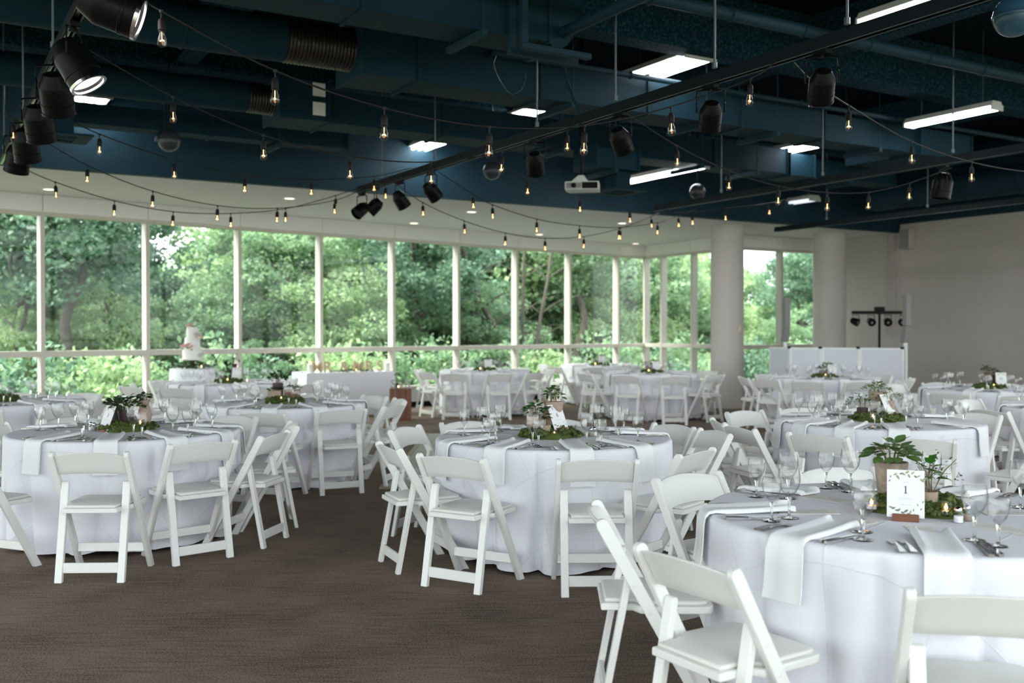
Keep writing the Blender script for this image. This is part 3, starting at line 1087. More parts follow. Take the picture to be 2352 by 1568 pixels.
# ------------------------------------------------------------------ fluorescent fixtures
def fixture(label, px, py, z, L=1.22, W=0.30, n=3, rot=0.0, tube=None):
    u, v = uvz(px, py, z)
    r = gthing('fluorescent_light', label, 'ceiling light', u, v, z, 'fluorescent lights', rot)
    part('housing', MB().prism([(-W / 2, 0.02), (-W / 2 + 0.03, 0.075), (W / 2 - 0.03, 0.075), (W / 2, 0.02), (W / 2, 0.012), (-W / 2, 0.012)], -L / 2, L / 2, 'y').mesh('housing', PROJ), r)
    tm = MB().tube([(0, -L / 2 + 0.015, -0.012), (0, L / 2 - 0.015, -0.012)], 0.022, 12).mesh('tube', tube or TUBE, smooth=60)
    for k in range(n):
        part('tube', tm, r, ((k - (n - 1) / 2) * W / (n + 0.35), 0, 0))
    em = MB().box(-W / 2, W / 2, -0.012, 0.012, -0.036, 0.03).mesh('end_plate', PROJ, bevel=0.003)
    part('end_plate', em, r, (0, -L / 2, 0))
    part('end_plate', em, r, (0, L / 2, 0))
    rod = MB().tube([(0, 0, 0.07), (0, 0, Z_DECK - z + 0.01)], 0.006, 6).mesh('hanger_rod', GALV)
    part('hanger_rod', rod, r, (0, -L * 0.35, 0))
    part('hanger_rod', rod, r, (0, L * 0.35, 0))
    return r


fixture('lit fluorescent light above the far end of the track', 962, 341, 4.25, L=1.9, W=0.36)
fixture('bright fluorescent light in the middle between two ducts', 1525, 160, 4.42, W=0.44)
fixture('bright fluorescent light cut by the top right edge', 2225, -18, 4.3, L=2.0, W=0.36, n=2)
fixture('slim lit fluorescent light beside the projector', 1515, 402, 3.9, L=2.0, W=0.24, n=2)
fixture('lit fluorescent light above the right hand ducts', 2185, 268, 4.15, L=1.22, W=0.22, n=2)
fixture('small end on fluorescent light over the second duct', 1222, 258, 4.5, L=0.9, W=0.38)
fixture('small lit fluorescent light right of the box step', 1834, 340, 4.3, L=0.8, W=0.34)
fixture('dim fluorescent light low near the far right track', 1825, 464, 3.95, L=1.0, W=0.30, n=2, tube=TUBED)
fixture('three short lamp ends glowing above the left trough', 210, 231, 4.35, L=0.7, W=0.40)

# ------------------------------------------------------------------ recessed downlights in the soffit
for i, (px, py, lab) in enumerate(((113, 434, 'at the left end of the soffit'), (665, 455, 'above the long string of bulbs'), (1083, 486, 'under the bulkhead in mid soffit'),
                                   (951, 512, 'near the window valance in mid soffit'), (1429, 512, 'before the window corner by the bulkhead'), (1239, 538, 'behind the crossing strings'), (1460, 559, 'closest to the window corner'))):
    p = at_z(px, py, Z_SOF)
    r = thing('recessed_downlight', 'round white recessed downlight ' + lab, 'downlight', (p.x, p.y, Z_SOF - 0.012), 0, 'downlights in the soffit')
    part('trim_ring', MB().lathe([(0.075, 0.012), (0.105, 0.012), (0.105, 0.0), (0.075, 0.004)], 24, close=True).mesh('trim_ring', PAPER, smooth=30) if i == 0 else bpy.data.meshes['trim_ring'], r)
    part('lamp_face', MB().lathe([(0.0, 0.006), (0.078, 0.006)], 24).mesh('lamp_face', DOWNL) if i == 0 else bpy.data.meshes['lamp_face'], r)

# ------------------------------------------------------------------ globes, diffusers, projector
for px, py, d, R, m_, lab in ((388, 323, 11.3, 0.125, SPHERE, 'dark globe loudspeaker hanging under the left trough'), (1130, 392, 12.8, 0.115, SPHERE, 'dark globe loudspeaker left of the projector'),
                              (1602, 440, 14.6, 0.118, SPHERE, 'small grey globe loudspeaker right of the projector'), (2330, 38, 5.9, 0.12, NAVYG, 'large blue globe loudspeaker at the top right corner')):
    p = at_d(px, py, d)
    r = thing('globe_speaker', lab, 'loudspeaker', (p.x, p.y, p.z - R), 0, 'globe loudspeakers')
    part('globe', MB().lathe([(max(0.0001, R * math.sin(a)), R - R * math.cos(a)) for a in [math.pi * i / 18 for i in range(19)]], 28).mesh('globe', m_, smooth=80), r)
    part('grille_band', MB().lathe([(R * 1.005, R - 0.012), (R * 1.03, R - 0.008), (R * 1.03, R + 0.008), (R * 1.005, R + 0.012)], 28).mesh('grille_band', m_, smooth=40), r)
    part('hanging_rod', MB().tube([(0, 0, 2 * R - 0.01), (0, 0, Z_DECK - p.z + R + 0.02)], 0.011, 8).mesh('hanging_rod', BLACK), r)
for px, py, z, w, lab in ((140, 318, 3.62, 0.6, 'flat dark square air diffuser at the left track'), (1420, 442, 3.35, 0.6, 'flat dark square air diffuser right of the projector')):
    u, v = uvz(px, py, z)
    r = gthing('air_diffuser', lab, 'air vent', u, v, z, 'square air diffusers')
    part('plate', MB().box(-w / 2, w / 2, -w / 2, w / 2, 0, 0.022).mesh('plate', BLUE2, bevel=0.006), r)
    part('neck', MB().box(-w * 0.2, w * 0.2, -w * 0.2, w * 0.2, 0.022, 0.27 if z < 3.5 else 0.7).mesh('neck', BLUE2, bevel=0.005), r)
    for k in (0.16, 0.24):
        part('louvre_ring', MB().box(-w * k, w * k, -w * k, -w * k + 0.012, -0.012, 0).box(-w * k, w * k, w * k - 0.012, w * k, -0.012, 0).box(-w * k, -w * k + 0.012, -w * k + 0.012, w * k - 0.012, -0.012, 0).box(w * k - 0.012, w * k, -w * k + 0.012, w * k - 0.012, -0.012, 0).mesh('louvre_ring', BLUE2), r)
p = at_d(1338, 430, 12.3)
r = thing('projector', 'white ceiling projector on a pole mount', 'projector', (p.x, p.y, p.z - 0.05), -0.12)
part('shell', MB().box(-0.21, 0.21, -0.16, 0.16, 0.0, 0.105).mesh('shell', PROJ, bevel=0.012, seg=2), r)
part('vent_panel', MB().box(0.0, 0.19, -0.166, -0.158, 0.015, 0.09).mesh('vent_panel', BLACK), r)
part('front_bezel', MB().box(-0.19, -0.01, -0.164, -0.158, 0.02, 0.085).mesh('front_bezel', GREYSP), r)
part('lens', MB().tube([(-0.10, -0.16, 0.052), (-0.10, -0.182, 0.052)], 0.030, 20).mesh('lens', BLACK, smooth=40), r)
part('mount_plate', MB().prism([(-0.15, 0.107), (-0.12, 0.13), (-0.05, 0.19), (0.02, 0.19), (0.06, 0.13), (0.09, 0.107)], -0.07, 0.07, 'y').mesh('mount_plate', PROJ, bevel=0.006), r)
part('pole', MB().tube([(-0.015, 0, 0.185), (-0.015, 0, Z_DECK - p.z + 0.06)], 0.028, 14).mesh('pole', BLACK, smooth=40), r)

# ------------------------------------------------------------------ string lights
HOLD = MB().lathe([(0.0001, -0.038), (0.012, -0.040), (0.019, -0.055), (0.020, -0.098), (0.0165, -0.102), (0.0165, -0.108), (0.0001, -0.108)], 12).tube([(0, 0, 0.004), (0, 0, -0.042)], 0.0045, 6).lathe([(0.0001, 0.007), (0.012, 0.004), (0.009, -0.010), (0.0001, -0.016)], 8).mesh('lamp_holder', RUBBER, smooth=40)
BULB = MB().lathe([(0.0125, -0.106), (0.014, -0.113), (0.021, -0.133), (0.0255, -0.150), (0.024, -0.165), (0.0175, -0.177), (0.007, -0.183), (0.0001, -0.184)], 16).mesh('bulb', BULBG, smooth=80)
FILA = MB().tube([(-0.010, 0, -0.152), (-0.004, 0.004, -0.147), (0.004, -0.004, -0.147), (0.010, 0, -0.152)], 0.0028, 5).tube([(0, 0, -0.108), (0, 0, -0.146)], 0.0016, 5).mesh('filament', FILAMENT)


def tdepth(u, px):                       # depth of a pixel column on a track
    v = v_on_u(u, px)
    return xy(u, v)[1]


def string(label, pts, d0, d1, bulbs, pend=True):
    """pts: pixels of the cable; depth runs from d0 to d1; bulbs: indices of pts that carry a lamp."""
    xs = [p[0] for p in pts]
    P = []
    for (px, py) in pts:
        s = (px - xs[0]) / (xs[-1] - xs[0])
        inv = (1 - s) / d0 + s / d1
        P.append(at_d(px, py, 1 / inv))
    root = thing('string_light', label, 'string lights', P[0], 0, 'bulb strings across the ceiling')
    rel = [p - P[0] for p in P]
    part('cable', MB().tube(smooth_path(rel, 7), 0.0052, 6).mesh('cable', RUBBER, smooth=70), root)
    rnd = random.Random(len(pts) * 7 + int(xs[0]))
    for i in bulbs:
        rot = (rnd.uniform(-0.05, 0.05), rnd.uniform(-0.05, 0.05), rnd.uniform(0, 6))
        part('lamp_holder', HOLD, root, rel[i], rot)
        b = part('bulb', BULB, root, rel[i], rot)
        part('filament', FILA, b)
    return root


def dT(u, px, py=None):
    return tdepth(u, px)


string('bulb string passing nearest overhead from the top left', [(300, -20), (370, 25), (632, 162), (883, 248), (1124, 291), (1343, 288), (1541, 245), (1724, 180), (1792, 133)], 4.95, tdepth(UT2, 1792), [1, 2, 3, 4, 5, 6, 7])
string('bulb string falling to the right beside the largest track can', [(1822, 143), (1866, 186), (1950, 243), (2094, 325), (2232, 372), (2352, 393), (2440, 392)], tdepth(UT2, 1822), 11.0, [1, 2, 3, 4])
string('second bulb string from the left track to the middle track', [(160, 78), (186, 103), (397, 222), (605, 310), (803, 359), (990, 372), (1153, 348), (1303, 300), (1345, 276)], 6.6, tdepth(UT2, 1345), [2, 3, 4, 5, 6, 7])
string('bulb string sagging right from below the loose cable', [(1432, 256), (1555, 335), (1674, 392), (1788, 427), (1901, 442), (1996, 441), (2089, 420), (2185, 385)], tdepth(UT2, 1432), tdepth(UT3, 2185), [1, 2, 3, 4, 5, 6])
string('bulb string in front of the blue bulkhead at the left', [(100, 240), (138, 263), (229, 308), (399, 367), (563, 403), (716, 412), (859, 405), (945, 386)], 8.1, tdepth(UT2, 945), [2, 3, 4, 5, 6])
string('bulb string over the white soffit sagging to mid windows', [(1000, 390), (1086, 446), (1131, 470), (1233, 503), (1331, 518), (1422, 522), (1510, 511), (1558, 495), (1600, 480)], tdepth(UT2, 1000), 14.6, [1, 2, 3, 4, 5, 6, 7])
string('bulb string crossing in front of the projector', [(1117, 345), (1153, 378), (1212, 410), (1276, 432), (1333, 453), (1446, 480), (1500, 487), (1590, 487), (1666, 478), (1768, 466), (1860, 445)], tdepth(UT2, 1117), 15.2, [2, 4, 5, 7, 8, 9])
string('lowest bulb string in front of the window corner', [(905, 418), (971, 465), (1066, 507), (1161, 535), (1252, 547), (1341, 543), (1425, 524), (1496, 497), (1535, 480)], tdepth(UT2, 905), 14.9, [1, 2, 3, 4, 5, 6, 7])
string('bulb string along the soffit at the left windows', [(50, 290), (83, 312), (201, 380), (351, 439), (500, 472), (637, 478), (768, 460), (842, 430)], 9.2, tdepth(UT2, 845), [2, 3, 4, 5, 6])
string('lowest bulb string in front of the left windows', [(15, 360), (50, 384), (127, 418), (263, 461), (398, 486), (530, 490), (656, 479), (771, 449), (838, 426)], 10.2, tdepth(UT2, 838), [2, 3, 4, 5, 6, 7])
string('short bulb string with an orange lit bulb at the left track', [(12, 262), (30, 275), (60, 282)], 8.2, 8.7, [1])
string('bulb string end hanging under the middle track cluster', [(858, 415), (885, 424), (925, 408)], 12.0, 11.2, [1])

# ------------------------------------------------------------------ folding chairs
PW, PX = 0.048, 0.221                    # width of a back post, its centre line
FOOT, TOPY, TOPZ = 0.21, -0.225, 0.765


def slab_profile(y0, y1, z1, w, n=7):
    """Side outline of a leaning leg that is cut flat at the floor and rounded at the top."""
    d = Vector((y1 - y0, z1)).normalized()
    p = Vector((d.y, -d.x))
    hw = w / 2 / d.y
    c = Vector((y1, z1)) - d * (w / 2)
    pts = [(y0 - hw, 0.0), (y0 + hw, 0.0)]
    for i in range(n + 1):
        a = math.pi * i / n
        q = c + p * (w / 2 * math.cos(a)) + d * (w / 2 * math.sin(a))
        pts.append((q.x, q.y))
    return pts


def post_y(z):
    return FOOT + (TOPY - FOOT) * z / TOPZ


CH = {}
CH['back_post'] = [(MB().prism(slab_profile(FOOT, TOPY, TOPZ + 0.012, PW), s * PX - 0.014, s * PX + 0.014).mesh('back_post', WHITE, smooth=40, bevel=0.003)) for s in (-1, 1)]
CH['rear_leg'] = [(MB().prism(slab_profile(-0.215, -0.103, 0.590, 0.027), s * 0.1835 - 0.0225, s * 0.1835 + 0.0225).mesh('rear_leg', WHITE, smooth=40, bevel=0.003)) for s in (-1, 1)]
_o = [(-0.160, -0.215), (0.160, -0.215), (0.160, -0.095), (0.203, -0.065), (0.203, 0.17), (0.192, 0.205), (0.16, 0.218), (-0.16, 0.218), (-0.192, 0.205), (-0.203, 0.17), (-0.203, -0.065), (-0.160, -0.095)]
CH['seat_frame'] = [MB().prism(_o, 0.412, 0.440, 'z').mesh('seat_frame', WHITE, smooth=35, bevel=0.004)]
_i = [(x * 0.93, y * 0.93) for x, y in _o]
CH['seat_pad'] = [MB().prism(_i, 0.440, 0.458, 'z').mesh('seat_pad', PAD, smooth=50, bevel=0.009, seg=2)]


def backrest_mesh():
    nx_, nz_ = 14, 4
    vs, fs = [], []
    for side in (0, 1):
        for j in range(nz_ + 1):
            for i in range(nx_ + 1):
                x = -0.2055 + 0.411 * i / nx_
                k = 1 - (x / 0.2055) ** 2
                z = 0.633 + 0.014 * k + (0.755 - 0.633 + 0.008 * k) * j / nz_
                y = post_y(z) + 0.006 - 0.030 * k + (0.016 if side else 0.0) - 0.008
                vs.append((x, y, z))
    m = (nx_ + 1) * (nz_ + 1)
    for side in (0, 1):
        for j in range(nz_):
            for i in range(nx_):
                a = side * m + j * (nx_ + 1) + i
                fs.append((a, a + 1, a + nx_ + 2, a + nx_ + 1))
    for i in range(nx_):
        fs.append((i, i + 1, m + i + 1, m + i))
        a = nz_ * (nx_ + 1) + i
        fs.append((a, a + 1, m + a + 1, m + a))
    for j in range(nz_):
        for i in (0, nx_):
            a = j * (nx_ + 1) + i
            b = a + nx_ + 1
            fs.append((a, b, m + b, m + a))
    return MB().add(vs, fs).mesh('backrest', WHITE, smooth=40, bevel=0.003)


CH['backrest'] = [backrest_mesh()]
_yl = -0.215 + 0.112 * 0.085 / 0.585
CH['stretcher'] = [MB().box(-0.162, 0.162, _yl - 0.009, _yl + 0.009, 0.055, 0.115).mesh('stretcher', WHITE, bevel=0.003),
                   MB().box(-0.205, 0.205, post_y(0.14) - 0.009, post_y(0.14) + 0.009, 0.112, 0.166).mesh('stretcher', WHITE, bevel=0.003)]
BOLT = MB().lathe([(0.0001, 0.003), (0.007, 0.002), (0.008, 0.0)], 12, Matrix.Rotation(math.pi / 2, 4, 'Y')).mesh('bolt', PAD, smooth=40)
N_CHAIR = [0]


def chair(x, y, face, label, bolts=False):
    """face: direction in plan that a sitter looks to."""
    N_CHAIR[0] += 1
    r = thing('folding_chair', label, 'chair', (x, y, 0), face - math.pi / 2, 'white folding chairs at the tables')
    for nm, ms in CH.items():
        for me in ms:
            part(nm, me, r)
    if bolts:
        for s in (-1, 1):
            for z in (0.425, 0.53):
                part('bolt', BOLT, r, (s * (PX + 0.014), post_y(z), z), (0, 0, 0 if s > 0 else math.pi))
    return r


# ------------------------------------------------------------------ tables, cloths, place settings
R_T, Z_T = 0.80, 0.765
TOP = MB().lathe([(0.0001, 0.735), (0.77, 0.735), (0.775, 0.74), (0.775, 0.755), (0.77, 0.758), (0.0001, 0.758)], 40).mesh('tabletop', DARKWOOD, smooth=40)
TLEG = MB().tube([(0, 0, 0), (0, 0, 0.735)], 0.018, 10).mesh('leg', GALV, smooth=40)


def cloth_mesh(name, seed, chairs, center):
    rng = np.random.default_rng(seed)
    n = 300
    th = np.linspace(0, 2 * np.pi, n, endpoint=False)
    f = np.zeros(n)
    fold = []
    a0 = rng.uniform(0, 6.28)
    while a0 < 40:
        fold.append((a0 % (2 * np.pi), rng.uniform(0.03, 0.085), rng.uniform(0.35, 1.0), rng.uniform(0.0, 0.22)))
        a0 += rng.uniform(0.2, 0.42)
        if a0 - fold[0][0] > 2 * np.pi - 0.2 and len(fold) > 8:
            break
    f2 = np.zeros(n)
    for k, a in ((3, 0.6), (7, 0.6), (13, 0.6)):
        f2 += a * np.sin(k * th + rng.uniform(0, 6.28))
    rings = []
    for r in (0.02, 0.25, 0.5, 0.7, R_T - 0.02):
        rings.append((np.full(n, r), np.full(n, Z_T)))
    rings.append((np.full(n, R_T - 0.005), np.full(n, Z_T - 0.001)))
    rings.append((np.full(n, R_T + 0.003), np.full(n, Z_T - 0.007)))
    zs = [0.748, 0.72, 0.69, 0.65, 0.60, 0.55, 0.50, 0.45, 0.40, 0.34, 0.28, 0.22, 0.16, 0.10, 0.05, 0.0]
    for z in zs:
        s = (Z_T - z) / Z_T
        zz = np.full(n, z) + (0.026 + 0.016 * f2) * s ** 3
        f = np.zeros(n)
        for (fa, fw, fh, fs0) in fold:       # each pleat starts below the edge and widens to the hem
            dd = (th - fa + np.pi) % (2 * np.pi) - np.pi
            g = max(0.0, (s - fs0) / (1 - fs0))
            wdt = fw * (0.55 + 0.6 * s)
            f += fh * (g ** 0.6) * np.exp(-np.abs(dd / wdt) ** 1.7)
        r = R_T + 0.010 + 0.030 * s - 0.12 * f + 0.006 * s * np.sin(13 * th + 5 * s)
        for (rb, ang) in chairs:             # the linen gives way where a chair is pushed under
            d = np.abs((th - ang + np.pi) % (2 * np.pi) - np.pi)
            half = math.asin(min(0.9, 0.25 / max(0.5, rb - 0.4)))
            w = np.clip(1 - (d - half) / 0.14, 0, 1)
            w = w * w * (3 - 2 * w)
            lim = rb - 0.47 if z < 0.40 else (rb - 0.452 if z < 0.49 else 9)
            lim = max(lim, 0.62)
            r = np.where(w > 0, np.minimum(r, r * (1 - w) + np.minimum(r, lim) * w), r)
        rings.append((r, zz))
    V = []
    for r, z in rings:
        V.append(np.stack([r * np.cos(th), r * np.sin(th), z], 1))
    V = np.concatenate(V)
    Q = []
    for i in range(len(rings) - 1):
        a = np.arange(n)
        b = (a + 1) % n
        Q.append(np.stack([i * n + a, (i + 1) * n + a, (i + 1) * n + b, i * n + b], 1))
    Q = np.concatenate(Q)
    # centre of the top: close with a fan of quads folded onto the first ring
    me = fast_mesh(name, V, Q, CLOTH, smooth=True)
    rad = np.hypot(V[:, 0], V[:, 1])
    flat = np.where(V[:, 2] > Z_T - 0.002, rad, R_T + (Z_T - V[:, 2]))
    ang_ = np.arctan2(V[:, 1], V[:, 0]) + seed
    FU = np.stack([flat * np.cos(ang_), flat * np.sin(ang_)], 1)
    bm = bmesh.new()
    bm.from_mesh(me)
    bm.verts.ensure_lookup_table()
    f_ = bm.faces.new([bm.verts[k] for k in range(n)])
    f_.smooth = True
    bmesh.ops.recalc_face_normals(bm, faces=bm.faces)
    bm.to_mesh(me)
    bm.free()
    uvl = me.uv_layers.new(name='flat')
    vi = np.empty(len(me.loops), np.int32)
    me.loops.foreach_get('vertex_index', vi)
    uvl.data.foreach_set('uv', FU[vi].astype(np.float32).ravel())
    return me


def napkin_mesh(seed):
    rnd = random.Random(seed)
    W = 0.155
    path = [(0.47, 0.022), (0.485, 0.026), (0.52, 0.024), (0.58, 0.020), (0.66, 0.015), (0.74, 0.012), (0.785, 0.011), (0.812, 0.004), (0.826, -0.012), (0.832, -0.04), (0.836, -0.12), (0.842, -0.17), (0.848, -0.205 - 0.03 * rnd.random())]
    cols = [-0.5, -0.47, -0.40, -0.30, -0.12, 0.06, 0.25, 0.38, 0.46, 0.5]
    vs, fs = [], []
    m = len(cols)
    for side in (0, 1):
        for i, (r, z) in enumerate(path):
            s = i / (len(path) - 1)
            sk = (rnd.random() - 0.5) * 0.004
            for c in cols:
                wv = W * (0.86 + 0.14 * s)
                roll = math.exp(-((abs(c) - 0.42) / 0.07) ** 2)
                th_ = 0.006 + (0.012 * roll) * max(0, 1 - s * 1.1)
                hang = 1 if z < -0.02 else 0
                x, y, zz = r, c * wv + sk, z
                if side:
                    if hang:
                        x += 0.007 + 0.004 * math.sin(c * 9 + seed)
                    else:
                        zz += th_ - 0.010 * (1 - roll) * max(0, 1 - s * 1.4)
                        if z < 0.01:
                            x += 0.004
                else:
                    if not hang:
                        zz = min(zz, z) - (0.008 if r < 0.78 else 0.003)
                        zz = max(zz, 0.003) if z > 0.005 else zz
                vs.append((x, y, zz))
    n = len(path) * m
    for side in (0, 1):
        for i in range(len(path) - 1):
            for j in range(m - 1):
                a = side * n + i * m + j
                fs.append((a, a + 1, a + m + 1, a + m))
    for i in range(len(path) - 1):
        for j in (0, m - 1):
            a = i * m + j
            fs.append((a, a + m, n + a + m, n + a))
    for j in range(m - 1):
        for i in (0, len(path) - 1):
            a = i * m + j
            fs.append((a, a + 1, n + a + 1, n + a))
    return MB().add(vs, fs).mesh('napkin', NAPKIN, smooth=75)


NAPS = [napkin_mesh(s) for s in (1, 2, 3)]


def glass_meshes(h, R, name):
    hs = h * 0.42                           # stem height
    n = 28
    bowl = MB().lathe([(0.004, hs), (R * 0.30, hs + 0.006), (R * 0.62, hs + 0.020), (R * 0.88, hs + 0.042), (R, hs + 0.066), (R * 0.985, hs + 0.085), (R * 0.93, h - 0.008), (R * 0.90, h), (R * 0.885, h - 0.001), (R * 0.91, h - 0.010), (R * 0.965, hs + 0.085), (R * 0.98, hs + 0.066), (R * 0.86, hs + 0.043), (R * 0.60, hs + 0.0225), (0.003, hs + 0.008)], n).mesh('bowl', BOWLG, smooth=60)
    stem = MB().lathe([(0.0001, hs + 0.002), (0.0085, hs + 0.002), (0.0055, hs - 0.015), (0.0045, hs * 0.5), (0.0048, 0.016), (0.009, 0.007)], 12).mesh('stem', GLASS, smooth=80)
    foot = MB().lathe([(0.009, 0.0065), (R * 0.55, 0.0035), (R * 0.88, 0.0022), (R * 0.9, 0.0008), (R * 0.88, 0.0), (0.0001, 0.0)], n).mesh('foot', GLASS, smooth=60)
    return [('bowl', bowl), ('stem', stem), ('foot', foot)]


GOB = glass_meshes(0.195, 0.043, 'goblet')
WIN = glass_meshes(0.172, 0.0375, 'wine')


def fork_mesh():
    m = MB()
    L = 0.195
    m.prism([(0.0, -0.0095), (0.004, -0.011), (0.06, -0.006), (0.105, -0.0035), (0.128, -0.0045), (0.135, -0.011), (0.145, -0.0115), (0.145, 0.0115), (0.135, 0.011), (0.128, 0.0045), (0.105, 0.0035), (0.06, 0.006), (0.004, 0.011), (0.0, 0.0095)], 0.004, 0.0075, 'z')
    for k in range(4):
        y = -0.0098 + 0.00653 * k
        m.prism([(0.1445, y - 0.0016), (L, y - 0.0010), (L, y + 0.0010), (0.1445, y + 0.0016)], 0.004, 0.007, 'z')
    # the neck arches, tines dip
    m.v = [(x, y, z + 0.007 * math.sin(min(1, max(0, (x - 0.03) / 0.11)) * math.pi) - (0.003 if x > 0.19 else 0)) for x, y, z in m.v]
    return m.mesh('fork', STEEL, smooth=40)


def knife_mesh():
    m = MB()
    m.prism([(0.0, -0.008), (0.006, -0.010), (0.09, -0.0075), (0.098, -0.006), (0.10, -0.0035), (0.10, 0.0035), (0.098, 0.006), (0.09, 0.0075), (0.006, 0.010), (0.0, 0.008)], 0.001, 0.009, 'z')
    m.prism([(0.099, -0.004), (0.115, -0.009), (0.19, -0.010), (0.208, -0.006), (0.215, 0.004), (0.20, 0.006), (0.099, 0.004)], 0.004, 0.0062, 'z')
    return m.mesh('knife', STEEL, smooth=40)


FORK, KNIFE = fork_mesh(), knife_mesh()
MENU = MB().box(-0.125, 0.125, -0.052, 0.052, 0.0005, 0.0020).mesh('menu_card', CREAM)


def leaf_print(pts, z, name='leaf_print', material=PRINT):
    """Flat printed leaves (x, y, angle, length) lying just proud of a card."""
    m = MB()
    for x, y, a, L in pts:
        c, s = math.cos(a), math.sin(a)
        w = L * 0.2
        P = [(0, 0), (L * 0.35, w), (L * 0.7, w * 0.8), (L, 0), (L * 0.7, -w * 0.8), (L * 0.35, -w)]
        m.add([(x + c * p - s * q, y + s * p + c * q, z) for p, q in P], [(0, 1, 2, 3, 4, 5)])
    return m.mesh(name, material)


_r = random.Random(4)
MPR = leaf_print([(0.075 + 0.006 * k, -0.045 + 0.0065 * k, _r.uniform(-0.5, 2.2), 0.018) for k in range(8)] + [(0.118, 0.01 + 0.006 * k, _r.uniform(1, 3), 0.014) for k in range(5)], 0.0024)
MTX = MB().box(-0.09, -0.088, -0.03, 0.03, 0.0021, 0.0023)
for k in range(9):
    MTX.box(-0.08 + 0.017 * k, -0.077 + 0.017 * k, -0.034 + 0.004 * (k % 3), 0.034 - 0.005 * (k % 2), 0.0021, 0.0023)
MTX = MTX.mesh('menu_text', GREYINK)

HOURS = ['twelve', 'half past twelve', 'one', 'half past one', 'two', 'half past two', 'three', 'half past three', 'four', 'half past four', 'five', 'half past five', 'six', 'half past six',
         'seven', 'half past seven', 'eight', 'half past eight', 'nine', 'half past nine', 'ten', 'half past ten', 'eleven', 'half past eleven']


def clock(a):
    return int(round(((3 - math.degrees(a) / 30) % 12) * 2)) % 24


TABLES = {
    '1': dict(c=(1.6, 4.0), name='card one table', drop=True, cut=True),
    '2': dict(c=(2.97, 8.08), name='table behind card one', cut=True),
    '6': dict(c=(0.285, 6.86), name='card six table', cut=True),
    '7': dict(c=(-2.84, 7.32), name='card seven table', cut=True),
    '8': dict(c=(-2.30, 10.05), name='table behind card seven', cut=True),
    '9': dict(c=(-5.3, 10.3), name='table at left edge', cut=True),
    '10': dict(c=(-3.95, 13.9), name='table before the cake', cut=True),
    '11': dict(c=(-0.49, 18.0), name='table right of the crate', cut=False),
    '12': dict(c=(1.82, 20.6), name='table in the window corner', cut=False),
    '13': dict(c=(2.4, 17.1), name='table left of the column', cut=False),
    '14': dict(c=(4.84, 15.4), name='table before the white booth', cut=False),
    '15': dict(c=(6.0, 12.5), name='table by the grey wall', cut=True),
    '16': dict(c=(5.55, 9.5), name='table at right edge', cut=True),
}
MEAS = {   # backs of chairs measured as the pixels of the two post tops
    '1': [(1367, 1148, 1378, 1195), (1466, 1248, 1683, 1310), (1507, 1105, 1644, 1086), (1826, 1090, 2008, 1081)],
    '6': [(964, 1042, 1106, 1053), (1289, 1055, 1458, 1055), (885, 1005, 897, 1020), (902, 993, 954, 979), (1022, 974, 1125, 975), (1225, 969, 1339, 972), (1508, 972, 1592, 983), (1628, 996, 1660, 1008), (1569, 1042, 1633, 1026)],
    '7': [(118, 1040, 290, 1040), (396, 1021, 537, 1010), (601, 1001, 656, 988), (664, 967, 678, 978), (487, 953, 592, 957)],
    '8': [(735, 942, 836, 939), (879, 933, 933, 921), (834, 906, 890, 911), (542, 946, 660, 949)],
    '10': [(357, 892, 444, 892), (274, 889, 320, 889)],
    '11': [(942, 846, 977, 851), (1013, 859, 1070, 857), (1120, 861, 1175, 859), (1210, 854, 1250, 857)],
    '12': [(1255, 838, 1300, 844)],
    '13': [(1331, 854, 1367, 856), (1410, 861, 1470, 862), (1520, 867, 1582, 867), (1620, 857, 1654, 857)],
    '14': [(1697, 862, 1734, 868), (1734, 871, 1782, 871), (1824, 880, 1894, 880), (1939, 880, 2005, 880), (2054, 874, 2105, 871)],
    '15': [(2175, 908, 2233, 903), (2273, 909, 2355, 909)],
    '2': [(1635, 957, 1661, 973), (1672, 948, 1744, 943), (1662, 973, 1731, 986), (1809, 993, 1945, 1005), (2035, 1009, 2190, 1015), (1795, 940, 1890, 943), (2210, 959, 2275, 961)],
}
EXTRA = {  # seats added by direction (degrees, distance of the chair back)
    '1': [(-102, 1.30)], '7': [(-113, 1.42), (95, 1.2), (131, 1.22), (165, 1.25)], '2': [(-48, 1.36), (75, 1.2), (40, 1.3)],
    '8': [(20, 1.2), (88, 1.2), (125, 1.2), (160, 1.25), (-120, 1.3)],
    '9': [(-36 + 36 * k, 1.24) for k in range(6)] + [(-72, 1.3)],
    '10': [(-60, 1.3), (-20, 1.25), (22, 1.2), (66, 1.2), (110, 1.2), (155, 1.25), (-160, 1.25)],
    '11': [(-24, 1.25), (20, 1.2), (60, 1.2), (105, 1.2), (-140, 1.3)], '12': [(-100, 1.25), (-60, 1.25), (-15, 1.2), (60, 1.2), (110, 1.2), (160, 1.25)],
    '13': [(-58, 1.3), (30, 1.2), (75, 1.2), (115, 1.2), (155, 1.2)], '14': [(-70, 1.3), (-15, 1.25), (30, 1.2), (75, 1.2), (120, 1.2)],
    '15': [(-150, 1.28), (170, 1.2), (130, 1.2), (95, 1.2), (55, 1.2)], '16': [(165, 1.25), (-160, 1.3), (-125, 1.3), (130, 1.2)],
}
SEAT_ONLY = {'1': [44, 0, -55], '16': [95, -90], '9': [-160, 170, 145]}   # laid places whose chair is out of the picture
PLACE_FIX = {'1': {}}


def in_view(p, m=60):
    if p[1] < 0.4:
        return False
    x, y = proj(p)
    return -m < x < 2352 + m and -m < y < 1568 + m


def ang_diff(a, b):
    return (a - b + math.pi) % (2 * math.pi) - math.pi


